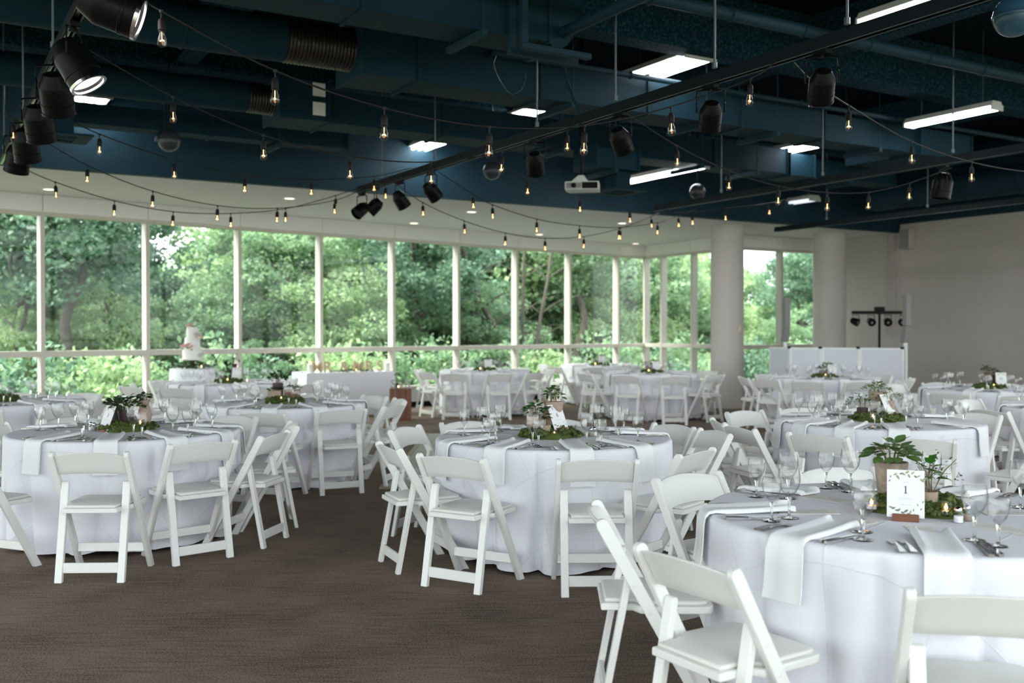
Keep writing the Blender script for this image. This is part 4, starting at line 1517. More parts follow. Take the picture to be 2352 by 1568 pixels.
CHAIR_LABEL = {
    ('1', 0): 'white folding chair seen edge-on, its slatted side towards the dark carpet, at card one table',
    ('1', 1): 'largest complete white folding chair, turned diagonally away, at card one table',
    ('1', 2): 'white folding chair showing its arched back between card six and card one tables',
    ('1', 3): 'white folding chair whose top shows behind the glasses of card one table',
    ('1', 4): 'white folding chair cut by the bottom picture edge before card one table',
    ('6', 0): 'white folding chair with bolted legs, first before card six table beside open carpet',
    ('6', 1): 'white folding chair squarely facing away in the middle of card six table',
    ('7', 0): 'white folding chair squarely facing away before card seven table',
    ('7', 1): 'white folding chair angled inward on open carpet before card seven table',
    ('8', 0): 'white folding chair standing alone by the aisle before table behind card seven',
}

for tid, T in TABLES.items():
    cx, cy_ = T['c']
    ctr = Vector((cx, cy_, 0))
    chairs = []
    for (x1, y1, x2, y2) in MEAS.get(tid, []):
        a = at_z(x1, y1, 0.775)
        b = at_z(x2, y2, 0.775)
        m_ = (a + b) / 2
        rel = m_ - ctr
        r = math.hypot(rel.x, rel.y)
        ang = math.atan2(rel.y, rel.x)
        L = math.hypot(a.x - b.x, a.y - b.y)
        n = math.atan2(b.x - a.x, -(b.y - a.y))
        if ang_diff(n, ang) > math.pi / 2 or ang_diff(n, ang) < -math.pi / 2:
            n += math.pi
        dev = ang_diff(n, ang)
        far = cy_ > 11
        dev = 0.85 * dev if (not far and 0.37 < L < 0.52 and abs(dev) < 0.4) else (0.3 * max(-0.4, min(0.4, dev)))
        # keep the pixel column: move along the sight line to a believable distance from the table
        r2 = min(max(r, 1.22), 1.46)
        if abs(r2 - r) > 0.02:
            kx = m_.x / m_.y
            best = None
            for s in range(-60, 61):
                yy = m_.y + s * 0.02
                q = Vector((kx * yy, yy, 0)) - ctr
                e = abs(math.hypot(q.x, q.y) - r2) + 0.15 * abs(s * 0.02)
                if best is None or e < best[0]:
                    best = (e, q)
            q = best[1]
            r2 = min(max(math.hypot(q.x, q.y), 1.2), 1.5)
            ang = math.atan2(q.y, q.x)
        chairs.append((ang, r2, dev))
    for deg, rb in EXTRA.get(tid, []):
        an = math.radians(deg)
        if all(abs(ang_diff(an, c_[0])) > math.radians(25) for c_ in chairs):
            chairs.append((an, rb, 0.0))
    if cy_ > 11:                             # even out seats that the blur of the far tables put too close
        for _ in range(30):
            chairs.sort()
            new = []
            for k, (an, rb, dv) in enumerate(chairs):
                gp = ang_diff(an, chairs[k - 1][0])
                gn = ang_diff(chairs[(k + 1) % len(chairs)][0], an)
                push = max(0, math.radians(29) - gp) * 0.25 - max(0, math.radians(29) - gn) * 0.25 if len(chairs) > 2 else 0
                new.append((an + push, max(rb, 1.27), dv))
            chairs = new
    T['chairs'] = chairs
    # folding table and linen
    tb = thing('banquet_table', 'round folding banquet table hidden under the linen of the ' + T['name'], 'table', (cx, cy_, 0), 0, 'round banquet tables')
    part('tabletop', TOP, tb)
    for k in range(4):
        part('leg', TLEG, tb, (0.42 * math.cos(k * math.pi / 2 + 0.78), 0.42 * math.sin(k * math.pi / 2 + 0.78), 0))
    o = part('tablecloth', cloth_mesh('tablecloth', int(tid) * 13 + 5, [(rb, an) for an, rb, dv in chairs], ctr), None, (cx, cy_, 0))
    tag(o, 'floor length white tablecloth falling in folds over the ' + T['name'], 'tablecloth', 'white round tablecloths')
    used = {}
    for i, (an, rb, dv) in enumerate(chairs):
        face = an + math.pi + dv
        px_ = ctr + Vector((math.cos(an), math.sin(an), 0)) * rb
        org = px_ + Vector((math.cos(face), math.sin(face), 0)) * 0.222
        hr = clock(an)
        while hr in used:
            hr = (hr + 1) % 24
        used[hr] = an
        if not (in_view((org.x, org.y, 0.4), 260) or in_view((px_.x, px_.y, 0.78), 120)):
            continue
        lab = CHAIR_LABEL.get((tid, i), 'white folding chair at %s round the %s' % (HOURS[hr], T['name']))
        chair(org.x, org.y, face, lab, bolts=cy_ < 9)
    # laid places
    for deg in SEAT_ONLY.get(tid, []):
        hr = clock(math.radians(deg))
        while hr in used:
            hr = (hr + 1) % 24
        used[hr] = math.radians(deg)
    T['seats'] = used

for tid, T in TABLES.items():
    cx, cy_ = T['c']
    rnd = random.Random(int(tid))
    for hr, an in T['seats'].items():
        c, s = math.cos(an), math.sin(an)

        def at(r, t, z=Z_T):
            return (cx + c * r - s * t, cy_ + s * r + c * t, z)
        w = 'at %s of the %s' % (HOURS[hr], T['name'])
        if in_view(at(0.75, 0)):
            o = part('napkin', NAPS[hr % 3], None, (cx, cy_, Z_T), (0, 0, an + rnd.uniform(-0.03, 0.03)))
            tag(o, 'folded white napkin hanging ' + w, 'napkin', 'folded linen napkins')
        for lab, ms, r, t, nm in (('tall stemmed water goblet ', GOB, 0.505, 0.115, 'water_goblet'), ('smaller stemmed wine glass ', WIN, 0.60, 0.19, 'wine_glass')):
            p = at(r + rnd.uniform(-0.015, 0.015), t + rnd.uniform(-0.012, 0.012), Z_T + 0.0005)
            if in_view(p):
                g = thing(nm, lab + w, 'glass', p, rnd.uniform(0, 6), 'stemmed glasses on the tables')
                for k, me in ms:
                    part(k, me, g)
        if not T['cut']:
            continue
        if in_view(at(0.4, 0)):
            m_ = thing('menu_card', 'cream printed menu card ' + w, 'menu', at(0.415, -0.012, Z_T + 0.0006), an + rnd.uniform(-0.06, 0.06), 'menu cards')
            part('card', MENU, m_)
            if cy_ < 9:
                part('leaf_print', MPR, m_, kind='stuff')
                part('text_lines', MTX, m_, kind='stuff')
        tilts = {'fork': rnd.uniform(-0.09, 0.09), 'knife': rnd.uniform(-0.09, 0.09)}
        for lab, me, t, nm in (('outer silver fork ', FORK, -0.152, 'fork'), ('inner silver fork ', FORK, -0.122, 'fork'), ('inner silver knife ', KNIFE, 0.118, 'knife'), ('outer silver knife ', KNIFE, 0.148, 'knife')):
            p = at(0.775 + rnd.uniform(-0.012, 0.012), t + rnd.uniform(-0.004, 0.004), Z_T + 0.0006)
            if in_view(p):
                o = part(nm, me, None, p, (0, 0, an + math.pi + tilts[nm]))
                tag(o, lab + w, 'cutlery', 'silver %s at the places' % ('forks' if nm == 'fork' else 'knives'))

# ------------------------------------------------------------------ centrepieces
def text_mesh(s, size, extrude, offset, material, name):
    cu = bpy.data.curves.new(name, 'FONT')
    cu.body = s
    cu.size = size
    cu.extrude = extrude
    cu.offset = offset
    cu.align_x = 'CENTER'
    cu.resolution_u = 3
    o = bpy.data.objects.new(name, cu)
    C.objects.link(o)
    dg = bpy.context.evaluated_depsgraph_get()
    me = bpy.data.meshes.new_from_object(o.evaluated_get(dg))
    bpy.data.objects.remove(o)
    me.name = name
    me.materials.clear()
    me.materials.append(material)
    return me


def moss_mesh(seed, R=0.225, n=1500):
    rng = np.random.default_rng(seed)
    octv = np.array([[1, 0, 0], [-1, 0, 0], [0, 1, 0], [0, -1, 0], [0, 0, 1], [0, 0, -1]], float)
    octf = np.array([[0, 2, 4], [2, 1, 4], [1, 3, 4], [3, 0, 4], [2, 0, 5], [1, 2, 5], [3, 1, 5], [0, 3, 5]])
    V, Q = [], []
    lump = rng.uniform(0, 6.28, 6)
    k = 0
    for i in range(n):
        a = rng.uniform(0, 2 * np.pi)
        edge = R * (0.86 + 0.10 * np.sin(3 * a + lump[0]) + 0.07 * np.sin(7 * a + lump[1]))
        r = edge * np.sqrt(rng.random())
        h = 0.074 * (1 - (r / (R * 1.12)) ** 4) * (0.7 + 0.3 * np.sin(5 * a + 14 * r / R + lump[2]) * np.sin(9 * r / R + lump[3]))
        z = max(0.012, h * (0.75 + 0.3 * rng.random()))
        s = rng.uniform(0.008, 0.016)
        M = rng.normal(size=(3, 3))
        M, _ = np.linalg.qr(M)
        v = (octv * s * np.array([1, 1, rng.uniform(0.5, 1.3)])) @ M + np.array([r * np.cos(a), r * np.sin(a), max(s * 0.8, z)])
        V.append(v)
        Q.append(octf + k)
        k += 6
    me = fast_mesh('moss_tufts', np.concatenate(V), np.concatenate(Q), MOSS)
    return me


def moss_base(seed, R=0.225):
    rng = random.Random(seed)
    n = 36
    prof = []
    vs, fs = [], []
    rings = [(0.0001, 0.052), (0.35, 0.055), (0.7, 0.050), (0.88, 0.036), (0.95, 0.014), (0.95, 0.0)]
    for q, z in rings:
        for k in range(n):
            a = 2 * math.pi * k / n
            e = R * (0.84 + 0.09 * math.sin(3 * a + 1 + seed) + 0.05 * math.sin(7 * a + seed))
            vs.append((q * e * math.cos(a), q * e * math.sin(a), z))
    for i in range(len(rings) - 1):
        for k in range(n):
            k2 = (k + 1) % n
            fs.append((i * n + k, i * n + k2, (i + 1) * n + k2, (i + 1) * n + k))
    return MB().add(vs, fs).mesh('moss_mat', MOSS, smooth=60)


MOSSES = [(moss_mesh(i), moss_base(i)) for i in (1, 2, 3)]


def pot_mesh(kind, D, h, material):
    r = D / 2
    if kind == 'taper':
        p = [(0.0001, 0), (r * 0.68, 0), (r * 0.72, 0.004), (r, h - 0.004), (r, h), (r * 0.93, h), (r * 0.90, h - 0.02), (0.0001, h - 0.022)]
    elif kind == 'straight':
        p = [(0.0001, 0), (r * 0.93, 0), (r * 0.95, 0.003), (r, h), (r * 0.93, h), (r * 0.92, h - 0.012), (0.0001, h - 0.014)]
    elif kind == 'vase':
        p = [(0.0001, 0), (r * 0.62, 0), (r * 0.72, h * 0.08), (r * 0.98, h * 0.35), (r, h * 0.48), (r * 0.88, h * 0.66), (r * 0.62, h * 0.82), (r * 0.62, h * 0.88), (r * 0.85, h), (r * 0.80, h), (r * 0.55, h * 0.88), (0.0001, h * 0.86)]
    else:
        m = MB()
        m.box(-r, r, -r, -r + 0.012, 0, h).box(-r, r, r - 0.012, r, 0, h).box(-r, -r + 0.012, -r + 0.012, r - 0.012, 0, h).box(r - 0.012, r, -r + 0.012, r - 0.012, 0, h).box(-r + 0.012, r - 0.012, -r + 0.012, r - 0.012, 0.0, h - 0.015)
        return m.mesh('pot', material, bevel=0.002)
    return MB().lathe(p, 28).mesh('pot', material, smooth=35)


def blade(L, W, lobes=False):
    """One folded leaf lying along +x."""
    m = MB()
    if lobes:
        P = [(0, 0), (-0.02 * L, 0.30 * W), (0.25 * L, 0.5 * W), (0.38 * L, 0.26 * W), (0.62 * L, 0.34 * W), (0.74 * L, 0.16 * W), (L, 0)]
    else:
        P = [(0, 0), (0.12 * L, 0.26 * W), (0.36 * L, 0.5 * W), (0.66 * L, 0.42 * W), (0.88 * L, 0.18 * W), (L, 0)]
    n = len(P)
    mid = [(x, 0, -0.10 * L * (x / L) ** 2) for x, y in P]
    up = [(x, y, 0.16 * abs(y) + -0.10 * L * (x / L) ** 2) for x, y in P]
    lo = [(x, -y, z) for x, y, z in up]
    m.add(mid + up + lo, [q for i in range(n - 1) for q in ((i, i + 1, n + i + 1, n + i), (i, 2 * n + i, 2 * n + i + 1, i + 1))])
    return m


LEAFM = {}
for nm, mt in (('g', LEAFG), ('s', LEAFS), ('d', LEAFD)):
    LEAFM[nm] = [blade(0.042, 0.034).mesh('leaf', mt, smooth=60), blade(0.055, 0.040).mesh('leaf', mt, smooth=60), blade(0.045, 0.055, True).mesh('leaf', mt, smooth=60)]


def leaf_dir(a, el, roll=0.0):
    return Matrix.Rotation(a, 4, 'Z') @ Matrix.Rotation(-el, 4, 'Y') @ Matrix.Rotation(roll, 4, 'X')


def foliage_mesh(seed, spread, height, n, L, W, material, droop=0.2, name='foliage'):
    rnd = random.Random(seed)
    m = MB()
    b = blade(L, W)
    for i in range(n):
        a = rnd.uniform(0, 6.283)
        q = math.sqrt(rnd.random())
        r = spread * q
        z = height * (1 - 0.6 * q * q) * rnd.uniform(0.45, 1.0)
        M = Matrix.Translation((r * math.cos(a), r * math.sin(a), z)) @ leaf_dir(a + rnd.uniform(-0.7, 0.7), rnd.uniform(-0.3, 0.9) - droop * q, rnd.uniform(-0.5, 0.5)) @ Matrix.Scale(rnd.uniform(0.7, 1.2), 4)
        m.add([M @ Vector(v) for v in b.v], b.f)
    return m.mesh(name, material, smooth=60)


def stems_mesh(seed, spread, height, n, r=0.0018, base=0.02):
    rnd = random.Random(seed)
    m = MB()
    for i in range(n):
        a = 6.283 * i / n + rnd.uniform(-0.3, 0.3)
        q = rnd.uniform(0.3, 1.0)
        m.tube(smooth_path([(base * math.cos(a), base * math.sin(a), -0.012), (spread * q * 0.5 * math.cos(a), spread * q * 0.5 * math.sin(a), height * 0.5), (spread * q * math.cos(a), spread * q * math.sin(a), height * rnd.uniform(0.6, 0.95))], 3), r, 5)
    return m.mesh('stems', STEMM, smooth=70)


def potted(label, ctr, kind, D, h, material, style, seed, single=False, z=Z_T):
    r = thing('potted_plant', label, 'plant', (ctr[0], ctr[1], z), 0, 'potted plants of the centrepieces')
    part('pot', pot_mesh(kind, D, h, material), r)
    part('soil', MB().lathe([(0.0001, h - 0.012), (D * (0.26 if kind == 'vase' else 0.445), h - 0.012)], 20).mesh('soil', SOIL), r)
    rnd = random.Random(seed)
    if style[0] in 'gsd' and single:
        spread, height, n, which = style[1:5]
        part('stems', stems_mesh(seed, spread * 0.8, height * 0.9, 12), r, (0, 0, h))
        for i in range(n):
            a = i * 2.39996 + rnd.uniform(-0.3, 0.3)
            q = math.sqrt((i + 0.5) / n)
            zz = h + height * (1 - 0.62 * q * q) * rnd.uniform(0.62, 1.0)
            M = leaf_dir(a + rnd.uniform(-0.4, 0.4), 0.75 - 0.95 * q + rnd.uniform(-0.25, 0.25), rnd.uniform(-0.35, 0.35))
            o = part('leaf', LEAFM[style[0]][which if which < 3 else rnd.randint(0, 2)], r)
            s_ = rnd.uniform(0.75, 1.15)
            o.matrix_local = Matrix.Translation((spread * q * 0.8 * math.cos(a), spread * q * 0.8 * math.sin(a), zz)) @ M @ Matrix.Scale(s_, 4)
    else:
        spread, height, n, which = style[1:5]
        mt = {'g': LEAFG, 's': LEAFS, 'd': LEAFD}[style[0]]
        part('stems', stems_mesh(seed, spread * 0.8, height * 0.9, 9), r, (0, 0, h))
        part('foliage', foliage_mesh(seed, spread, height, n, which, which * 0.7, mt), r, (0, 0, h), kind='stuff')
    return r


def serif_one(s=1.0):
    P = [(-0.16, 0.0), (0.16, 0.0), (0.16, 0.03), (0.055, 0.05), (0.055, 0.70), (0.03, 0.70), (-0.15, 0.61), (-0.14, 0.585), (-0.045, 0.615), (-0.045, 0.05), (-0.16, 0.03)]
    return [(x * s, y * s) for x, y in P]


CARDW, CARDH = 0.135, 0.182
_rc = random.Random(9)
GAR = []
for k in range(11):                      # garland along the top, second along the bottom
    f = k / 10
    x = -0.045 + 0.105 * f
    y = CARDH - 0.022 + 0.012 * math.sin(f * 3.0) - 0.016 * f * f
    GAR.append((x, y, _rc.uniform(-1.1, -0.3) if k % 2 else _rc.uniform(0.2, 0.9), _rc.uniform(0.015, 0.024)))
for k in range(9):
    f = k / 8
    GAR.append((-0.062 + 0.088 * f, 0.040 - 0.026 * math.sqrt(f), _rc.uniform(0.3, 1.4) if k % 2 else _rc.uniform(-0.6, 0.2), _rc.uniform(0.015, 0.022)))
for x, y in ((-0.062, 0.135), (-0.056, 0.150), (0.045, 0.045), (0.052, 0.030), (0.028, 0.024), (0.058, 0.058)):
    GAR.append((x, y, _rc.uniform(0.8, 2.0), 0.012))
GARP = leaf_print(GAR, 0.0)
CARDM = MB().box(-CARDW / 2, CARDW / 2, -0.0012, 0.0012, 0, CARDH).mesh('card', PAPER)
CBASE = MB().box(-0.048, 0.048, -0.016, 0.016, 0, 0.028).mesh('wooden_base', WOOD, bevel=0.002)
CLINE = MB().box(-0.030, 0.030, -0.0020, -0.0013, 0.0695, 0.0702).box(-0.024, -0.002, -0.0020, -0.0013, 0.0745, 0.0752).box(0.002, 0.022, -0.0020, -0.0013, 0.0745, 0.0752).box(-0.02, 0.02, -0.0020, -0.0013, 0.0480, 0.0490).box(-0.014, 0.014, -0.0020, -0.0013, 0.1345, 0.1355).mesh('text_lines', GREYINK)


def number_card(num, label, pos, yaw, tilt=0.08, z=Z_T):
    r = thing('table_number_card', label, 'card', (pos[0], pos[1], z), yaw, 'table number cards')
    part('wooden_base', CBASE, r, label='small reddish wooden block holding the card')
    M = (-tilt, 0, 0)
    c = part('card', CARDM, r, (0, 0, 0.014), M)
    part('leaf_print', GARP, c, (0, -0.0016, 0), (math.pi / 2, 0, 0), kind='stuff')
    part('text_lines', CLINE, c, kind='stuff')
    if num is None:
        return r
    if set(num) == {'1'}:
        m = MB()
        for i in range(len(num)):
            dx = (i - (len(num) - 1) / 2) * 0.022
            m.prism([(x + dx, y + 0.092) for x, y in serif_one(0.042)], -0.0021, -0.0012, 'y')
        me = m.mesh('table_number', INK)
        part('table_number', me, c)
    else:
        me = text_mesh(num, 0.045, 0.0004, -0.0004, INK, 'table_number')
        part('table_number', me, c, (0, -0.0016, 0.092), (math.pi / 2, 0, 0))
    return r


CUP = MB().lathe([(0.0001, 0.004), (0.024, 0.004), (0.026, 0.008), (0.028, 0.055), (0.0265, 0.056), (0.0245, 0.010), (0.0001, 0.008)], 20).mesh('cup', BOWLG, smooth=50)
CWAX = MB().lathe([(0.0001, 0.0085), (0.019, 0.0085), (0.019, 0.022), (0.016, 0.023), (0.0001, 0.021)], 16).mesh('candle', WAX, smooth=50)
CFLM = MB().lathe([(0.0001, 0.024), (0.005, 0.029), (0.0062, 0.034), (0.004, 0.041), (0.0001, 0.048)], 10).mesh('flame', FLAME, smooth=80)


def votive(label, pos, z=Z_T):
    r = thing('candle_votive', label, 'candle', (pos[0], pos[1], z), 0, 'glass candle votives')
    part('cup', CUP, r)
    w = part('candle', CWAX, r)
    part('flame', CFLM, w)
    return r


SHK = MB().lathe([(0.0001, 0), (0.019, 0), (0.021, 0.004), (0.020, 0.026), (0.014, 0.040), (0.013, 0.044)], 12).mesh('bottle', BOWLG, smooth=40)
SCAP = MB().lathe([(0.0135, 0.043), (0.0145, 0.045), (0.0125, 0.056), (0.006, 0.062), (0.0001, 0.063)], 12).mesh('cap', STEEL, smooth=50)
SFIL = {k: MB().lathe([(0.0001, 0.002), (0.0165, 0.002), (0.0165, 0.026), (0.0001, 0.027)], 12).mesh('filling', m_, smooth=40) for k, m_ in (('salt', SALT), ('pepper', PEPPER))}


def shaker(kind, label, pos):
    r = thing('%s_shaker' % kind, label, 'shaker', (pos[0], pos[1], Z_T), 0, 'glass shakers')
    part('bottle', SHK, r)
    part('cap', SCAP, r)
    part('filling', SFIL[kind], r)
    return r


def moss(tid, v=0, s=1.0, off=(0, 0)):
    T = TABLES[tid]
    r = thing('moss_bed', 'bed of green moss in the centre of the ' + T['name'], 'moss', (T['c'][0] + off[0], T['c'][1] + off[1], Z_T + 0.0005), int(tid) * 1.3, 'moss beds of the centrepieces')
    r.scale = (s, s, 1)
    part('moss_mat', MOSSES[v][1], r)
    part('moss_tufts', MOSSES[v][0], r, kind='stuff')
    return r


def off(tid, dx, dy):
    c = TABLES[tid]['c']
    return (c[0] + dx, c[1] + dy)


for i, tid in enumerate(TABLES):
    moss(tid, i % 3, {'1': 0.97, '2': 1.05, '6': 1.05}.get(tid, 1.0), {'6': (-0.03, 0), '1': (0.05, 0.04)}.get(tid, (0, 0)))

potted('tall grey brown bark pot with broad sage leaves behind number card one', off('1', -0.025, 0.13), 'taper', 0.135, 0.185, BIRCH, ('s', 0.110, 0.085, 72, 1), 3, True, Z_T + 0.004)
potted('small pale bark pot with trailing ivy right of number card one', off('1', 0.062, -0.02), 'straight', 0.082, 0.088, CLAY, ('g', 0.05, 0.13, 15, 2), 5, True, Z_T + 0.004)
iv = thing('ivy_sprig', 'wispy variegated ivy sprig leaning from the small bark pot', 'plant', (*off('1', 0.075, -0.015), Z_T + 0.09))
part('stems', stems_mesh(21, 0.12, 0.15, 7, 0.0014, 0.01), iv)
part('foliage', foliage_mesh(22, 0.10, 0.17, 90, 0.014, 0.010, LEAFD, 0.1), iv, (0.02, 0, 0), kind='stuff')
number_card('1', 'white table number card one with printed leaf garlands', off('1', -0.085, -0.175), -0.35, 0.06)
votive('glass votive with a lit candle right of number card one', off('1', 0.088, -0.135), Z_T + 0.012)
votive('glass votive with a lit candle behind the goblet left of card one', off('1', -0.16, -0.02), Z_T + 0.012)
shaker('salt', 'glass salt shaker with steel cap on card one table', off('1', 0.105, -0.205))
shaker('pepper', 'glass pepper shaker with steel cap on card one table', off('1', 0.155, -0.165))

potted('tall weathered clay pot with bright green leaves behind number card six', off('6', 0.005, 0.07), 'taper', 0.135, 0.235, CLAY, ('g', 0.075, 0.115, 44, 0), 7, True, Z_T + 0.004)
potted('lower clay pot with dense bright green leaves on card six table', off('6', -0.125, 0.03), 'straight', 0.115, 0.135, CLAY, ('g', 0.095, 0.10, 52, 0), 8, True, Z_T + 0.004)
potted('smallest clay pot with one climbing vine on card six table', off('6', -0.055, -0.10), 'straight', 0.068, 0.088, CLAY, ('d', 0.028, 0.14, 12, 2), 9, True, Z_T + 0.004)
number_card('6', 'white table number card six turned and leaning among the moss', off('6', 0.055, -0.035), 0.75, 0.42, Z_T + 0.04)
votive('glass votive with a dim candle sunk in the moss of card six', off('6', 0.0, -0.17), Z_T + 0.006)
shaker('pepper', 'small glass shaker at the moss edge of card six table', off('6', 0.26, 0.03))
shaker('salt', 'small salt shaker at the moss edge of card six table', off('6', 0.29, 0.07))

potted('slim waisted clay vase with dark leaves right of card seven', off('7', 0.115, 0.06), 'vase', 0.098, 0.215, CLAY, ('d', 0.05, 0.05, 26, 0), 11, True, Z_T + 0.004)
potted('dark plum pot with drooping jade leaves behind number card seven', off('7', 0.0, 0.0), 'taper', 0.12, 0.14, DARKPOT, ('d', 0.13, 0.12, 150, 0.04), 12, False, Z_T + 0.004)
potted('second small green plant left behind number card seven', off('7', -0.11, 0.10), 'straight', 0.09, 0.16, DARKPOT, ('d', 0.08, 0.08, 60, 0.035), 13, False, Z_T + 0.004)
number_card('7', 'white table number card seven leaning back on a wooden block', off('7', -0.115, -0.13), -0.72, 0.36)
votive('glass votive with a lit candle in front of the clay vase', off('7', 0.13, -0.07), Z_T + 0.03)
shaker('salt', 'salt shaker left of number card seven', off('7', -0.25, -0.02))
shaker('pepper', 'pepper shaker left of number card seven', off('7', -0.21, -0.06))

potted('tall clay pot with wispy leaves on the table behind card one', off('2', 0.03, 0.10), 'taper', 0.135, 0.225, CLAY, ('s', 0.11, 0.08, 90, 0.026), 15, False, Z_T + 0.004)
potted('small dark pot with wild fern leaves on table behind card one', off('2', -0.11, 0.04), 'straight', 0.09, 0.10, DARKPOT, ('g', 0.13, 0.13, 110, 0.025), 16, False, Z_T + 0.004)
potted('slim brown pot with sparse twigs on table behind card one', off('2', 0.10, 0.02), 'straight', 0.085, 0.16, CLAY, ('s', 0.10, 0.08, 50, 0.022), 17, False, Z_T + 0.004)
number_card('5', 'white table number card leaning in the moss behind card one table', off('2', 0.095, -0.06), 0.7, 0.42, Z_T + 0.035)
votive('lit glass votive in the moss of the table behind card one', off('2', -0.10, -0.17), Z_T + 0.02)

potted('square brown wooden box planter with moss left of its twin', off('8', -0.09, 0.0), 'box', 0.13, 0.125, CLAY, ('d', 0.075, 0.03, 90, 0.022), 18, False, Z_T + 0.004)
potted('square reddish wooden box planter with moss beside its twin', off('8', 0.07, 0.05), 'box', 0.135, 0.13, WOOD, ('d', 0.09, 0.05, 110, 0.022), 19, False, Z_T + 0.004)
potted('upright leafy plant rising from the pair of wooden boxes', off('8', -0.10, 0.15), 'straight', 0.11, 0.19, DARKPOT, ('d', 0.085, 0.13, 120, 0.035), 20, False, Z_T + 0.004)
votive('dim lit votive between the two wooden box planters', off('8', -0.01, -0.09), Z_T + 0.02)

potted('dark vase with green sprigs on the table before the cake', off('10', 0.06, 0.05), 'vase', 0.10, 0.26, DARKPOT, ('g', 0.07, 0.12, 60, 0.035), 23, False, Z_T + 0.004)
potted('low leafy pot left of the dark vase before the cake', off('10', -0.09, 0.05), 'straight', 0.10, 0.10, DARKWOOD, ('d', 0.10, 0.10, 90, 0.03), 24, False, Z_T + 0.004)
number_card(None, 'white table number card leaning on the dark vase before the cake', off('10', 0.10, -0.04), -0.2, 0.25, Z_T + 0.02)
votive('lit glass votive in the moss before the cake', off('10', 0.02, -0.15), Z_T + 0.02)
votive('lit glass votive at the moss edge before the cake', off('10', 0.25, 0.0), Z_T)
FARCARD = {'11': 0.06, '12': 0.03, '13': 0.07, '14': 0.10, '15': 0.12, '16': 0.0, '9': -0.1}
for tid, dx in FARCARD.items():
    nm = TABLES[tid]['name']
    number_card('11' if tid == '15' else None, ('white number card eleven on the ' if tid == '15' else 'white number card among moss on the ') + nm, off(tid, dx, -0.06), 0.0, 0.12, Z_T + 0.01)
    potted('brown bark pot with green leaves on the ' + nm, off(tid, dx - 0.12, 0.05), 'straight', 0.10, 0.11 if tid != '15' else 0.2, BIRCH if tid != '15' else DARKWOOD, ('d', 0.085, 0.09, 60, 0.035), int(tid) + 40, False, Z_T + 0.004)
    potted('taller dark pot with leafy top on the ' + nm, off(tid, dx - 0.02, 0.10), 'taper', 0.10, 0.17, CLAY if tid in ('14', '11') else DARKWOOD, ('g' if tid in ('14',) else 'd', 0.08, 0.07, 50, 0.035), int(tid) + 60, False, Z_T + 0.004)
    votive('lit glass votive in the moss of the ' + nm, off(tid, dx - 0.14, -0.15), Z_T + 0.015)

# ------------------------------------------------------------------ wedding cake on its own draped table
cp = at_d(442, 838, 15.2)
CZ = 0.92
ct = thing('cake_table', 'small high round table with white floor length linen carrying the cake', 'table', (cp.x, cp.y, 0))
part('linen', MB().lathe([(0.0001, CZ), (0.31, CZ), (0.325, CZ - 0.012)] + [(0.33 + 0.05 * k / 6, CZ - 0.02 - (CZ - 0.04) * k / 6) for k in range(7)], 48).mesh('linen', CLOTH, smooth=50), ct)
part('pedestal', MB().tube([(0, 0, 0), (0, 0, CZ - 0.01)], 0.05, 12).mesh('pedestal', GALV), ct)
cs = thing('cake_stand', 'wooden cake stand with a pale round plate', 'cake stand', (cp.x, cp.y, CZ))
part('plate', MB().lathe([(0.0001, 0.125), (0.185, 0.125), (0.19, 0.13), (0.19, 0.142), (0.185, 0.146), (0.0001, 0.146)], 32).mesh('plate', CREAM, smooth=40), cs)
part('stem', MB().lathe([(0.0001, 0.0), (0.08, 0.0), (0.078, 0.014), (0.036, 0.03), (0.03, 0.07), (0.036, 0.11), (0.06, 0.125), (0.0001, 0.125)], 20).mesh('stem', DARKWOOD, smooth=50), cs)
ck = thing('wedding_cake', 'three tier white wedding cake with pink flowers', 'cake', (cp.x, cp.y, CZ + 0.146))
for r_, z0, z1 in ((0.145, 0, 0.165), (0.112, 0.165, 0.325), (0.083, 0.325, 0.485)):
    part('cake_tier', MB().lathe([(0.0001, z0), (r_, z0), (r_ + 0.002, z0 + 0.01), (r_, z1 - 0.012), (r_ - 0.010, z1), (0.0001, z1)], 36).mesh('cake_tier', ICING, smooth=50), ck)


def flower_mesh(R):
    m = MB()
    for ring, (n, tl, rr) in enumerate(((5, 1.1, 0.35), (7, 0.6, 0.7), (9, 0.2, 1.0))):
        for k in range(n):
            a = 6.283 * (k + 0.5 * ring) / n
            M = Matrix.Rotation(a, 4, 'Z') @ Matrix.Translation((R * 0.15 * ring, 0, 0)) @ Matrix.Rotation(-tl, 4, 'Y')
            P = [(0, 0, 0), (R * 0.4 * rr + R * 0.2, R * 0.32, R * 0.06), (R * 0.6 * rr + R * 0.35, 0, R * 0.02), (R * 0.4 * rr + R * 0.2, -R * 0.32, R * 0.06)]
            m.add([M @ Vector(p) for p in P], [(0, 1, 2, 3)])
    return m.mesh('flower', PINK, smooth=80)


FL = flower_mesh(0.055)
FLI = FL.copy()
FLI.materials.clear()
FLI.materials.append(CREAM)
for a, r_, z, k in ((-2.0, 0.06, 0.50, 0), (-1.4, 0.03, 0.52, 0), (-2.3, 0.15, 0.18, 0), (-1.8, 0.145, 0.20, 0), (-1.4, 0.14, 0.17, 0), (-0.5, 0.11, 0.37, 1), (-0.3, 0.13, 0.33, 0), (-0.4, 0.15, 0.06, 1)):
    part('flower', FLI if k else FL, ck, (r_ * math.cos(a), r_ * math.sin(a), z), (0.6 * math.sin(a) * -1, 0.6 * math.cos(a), a), label='cream flower' if k else 'pink flower')
    part('leaf', LEAFM['d'][0], ck, (r_ * math.cos(a) * 1.02, r_ * math.sin(a) * 1.02, z - 0.02), (0, 0.5, a + 0.6))
gr = thing('greenery', 'loose green leaves strewn round the foot of the cake stand', 'plant', (cp.x, cp.y, CZ))
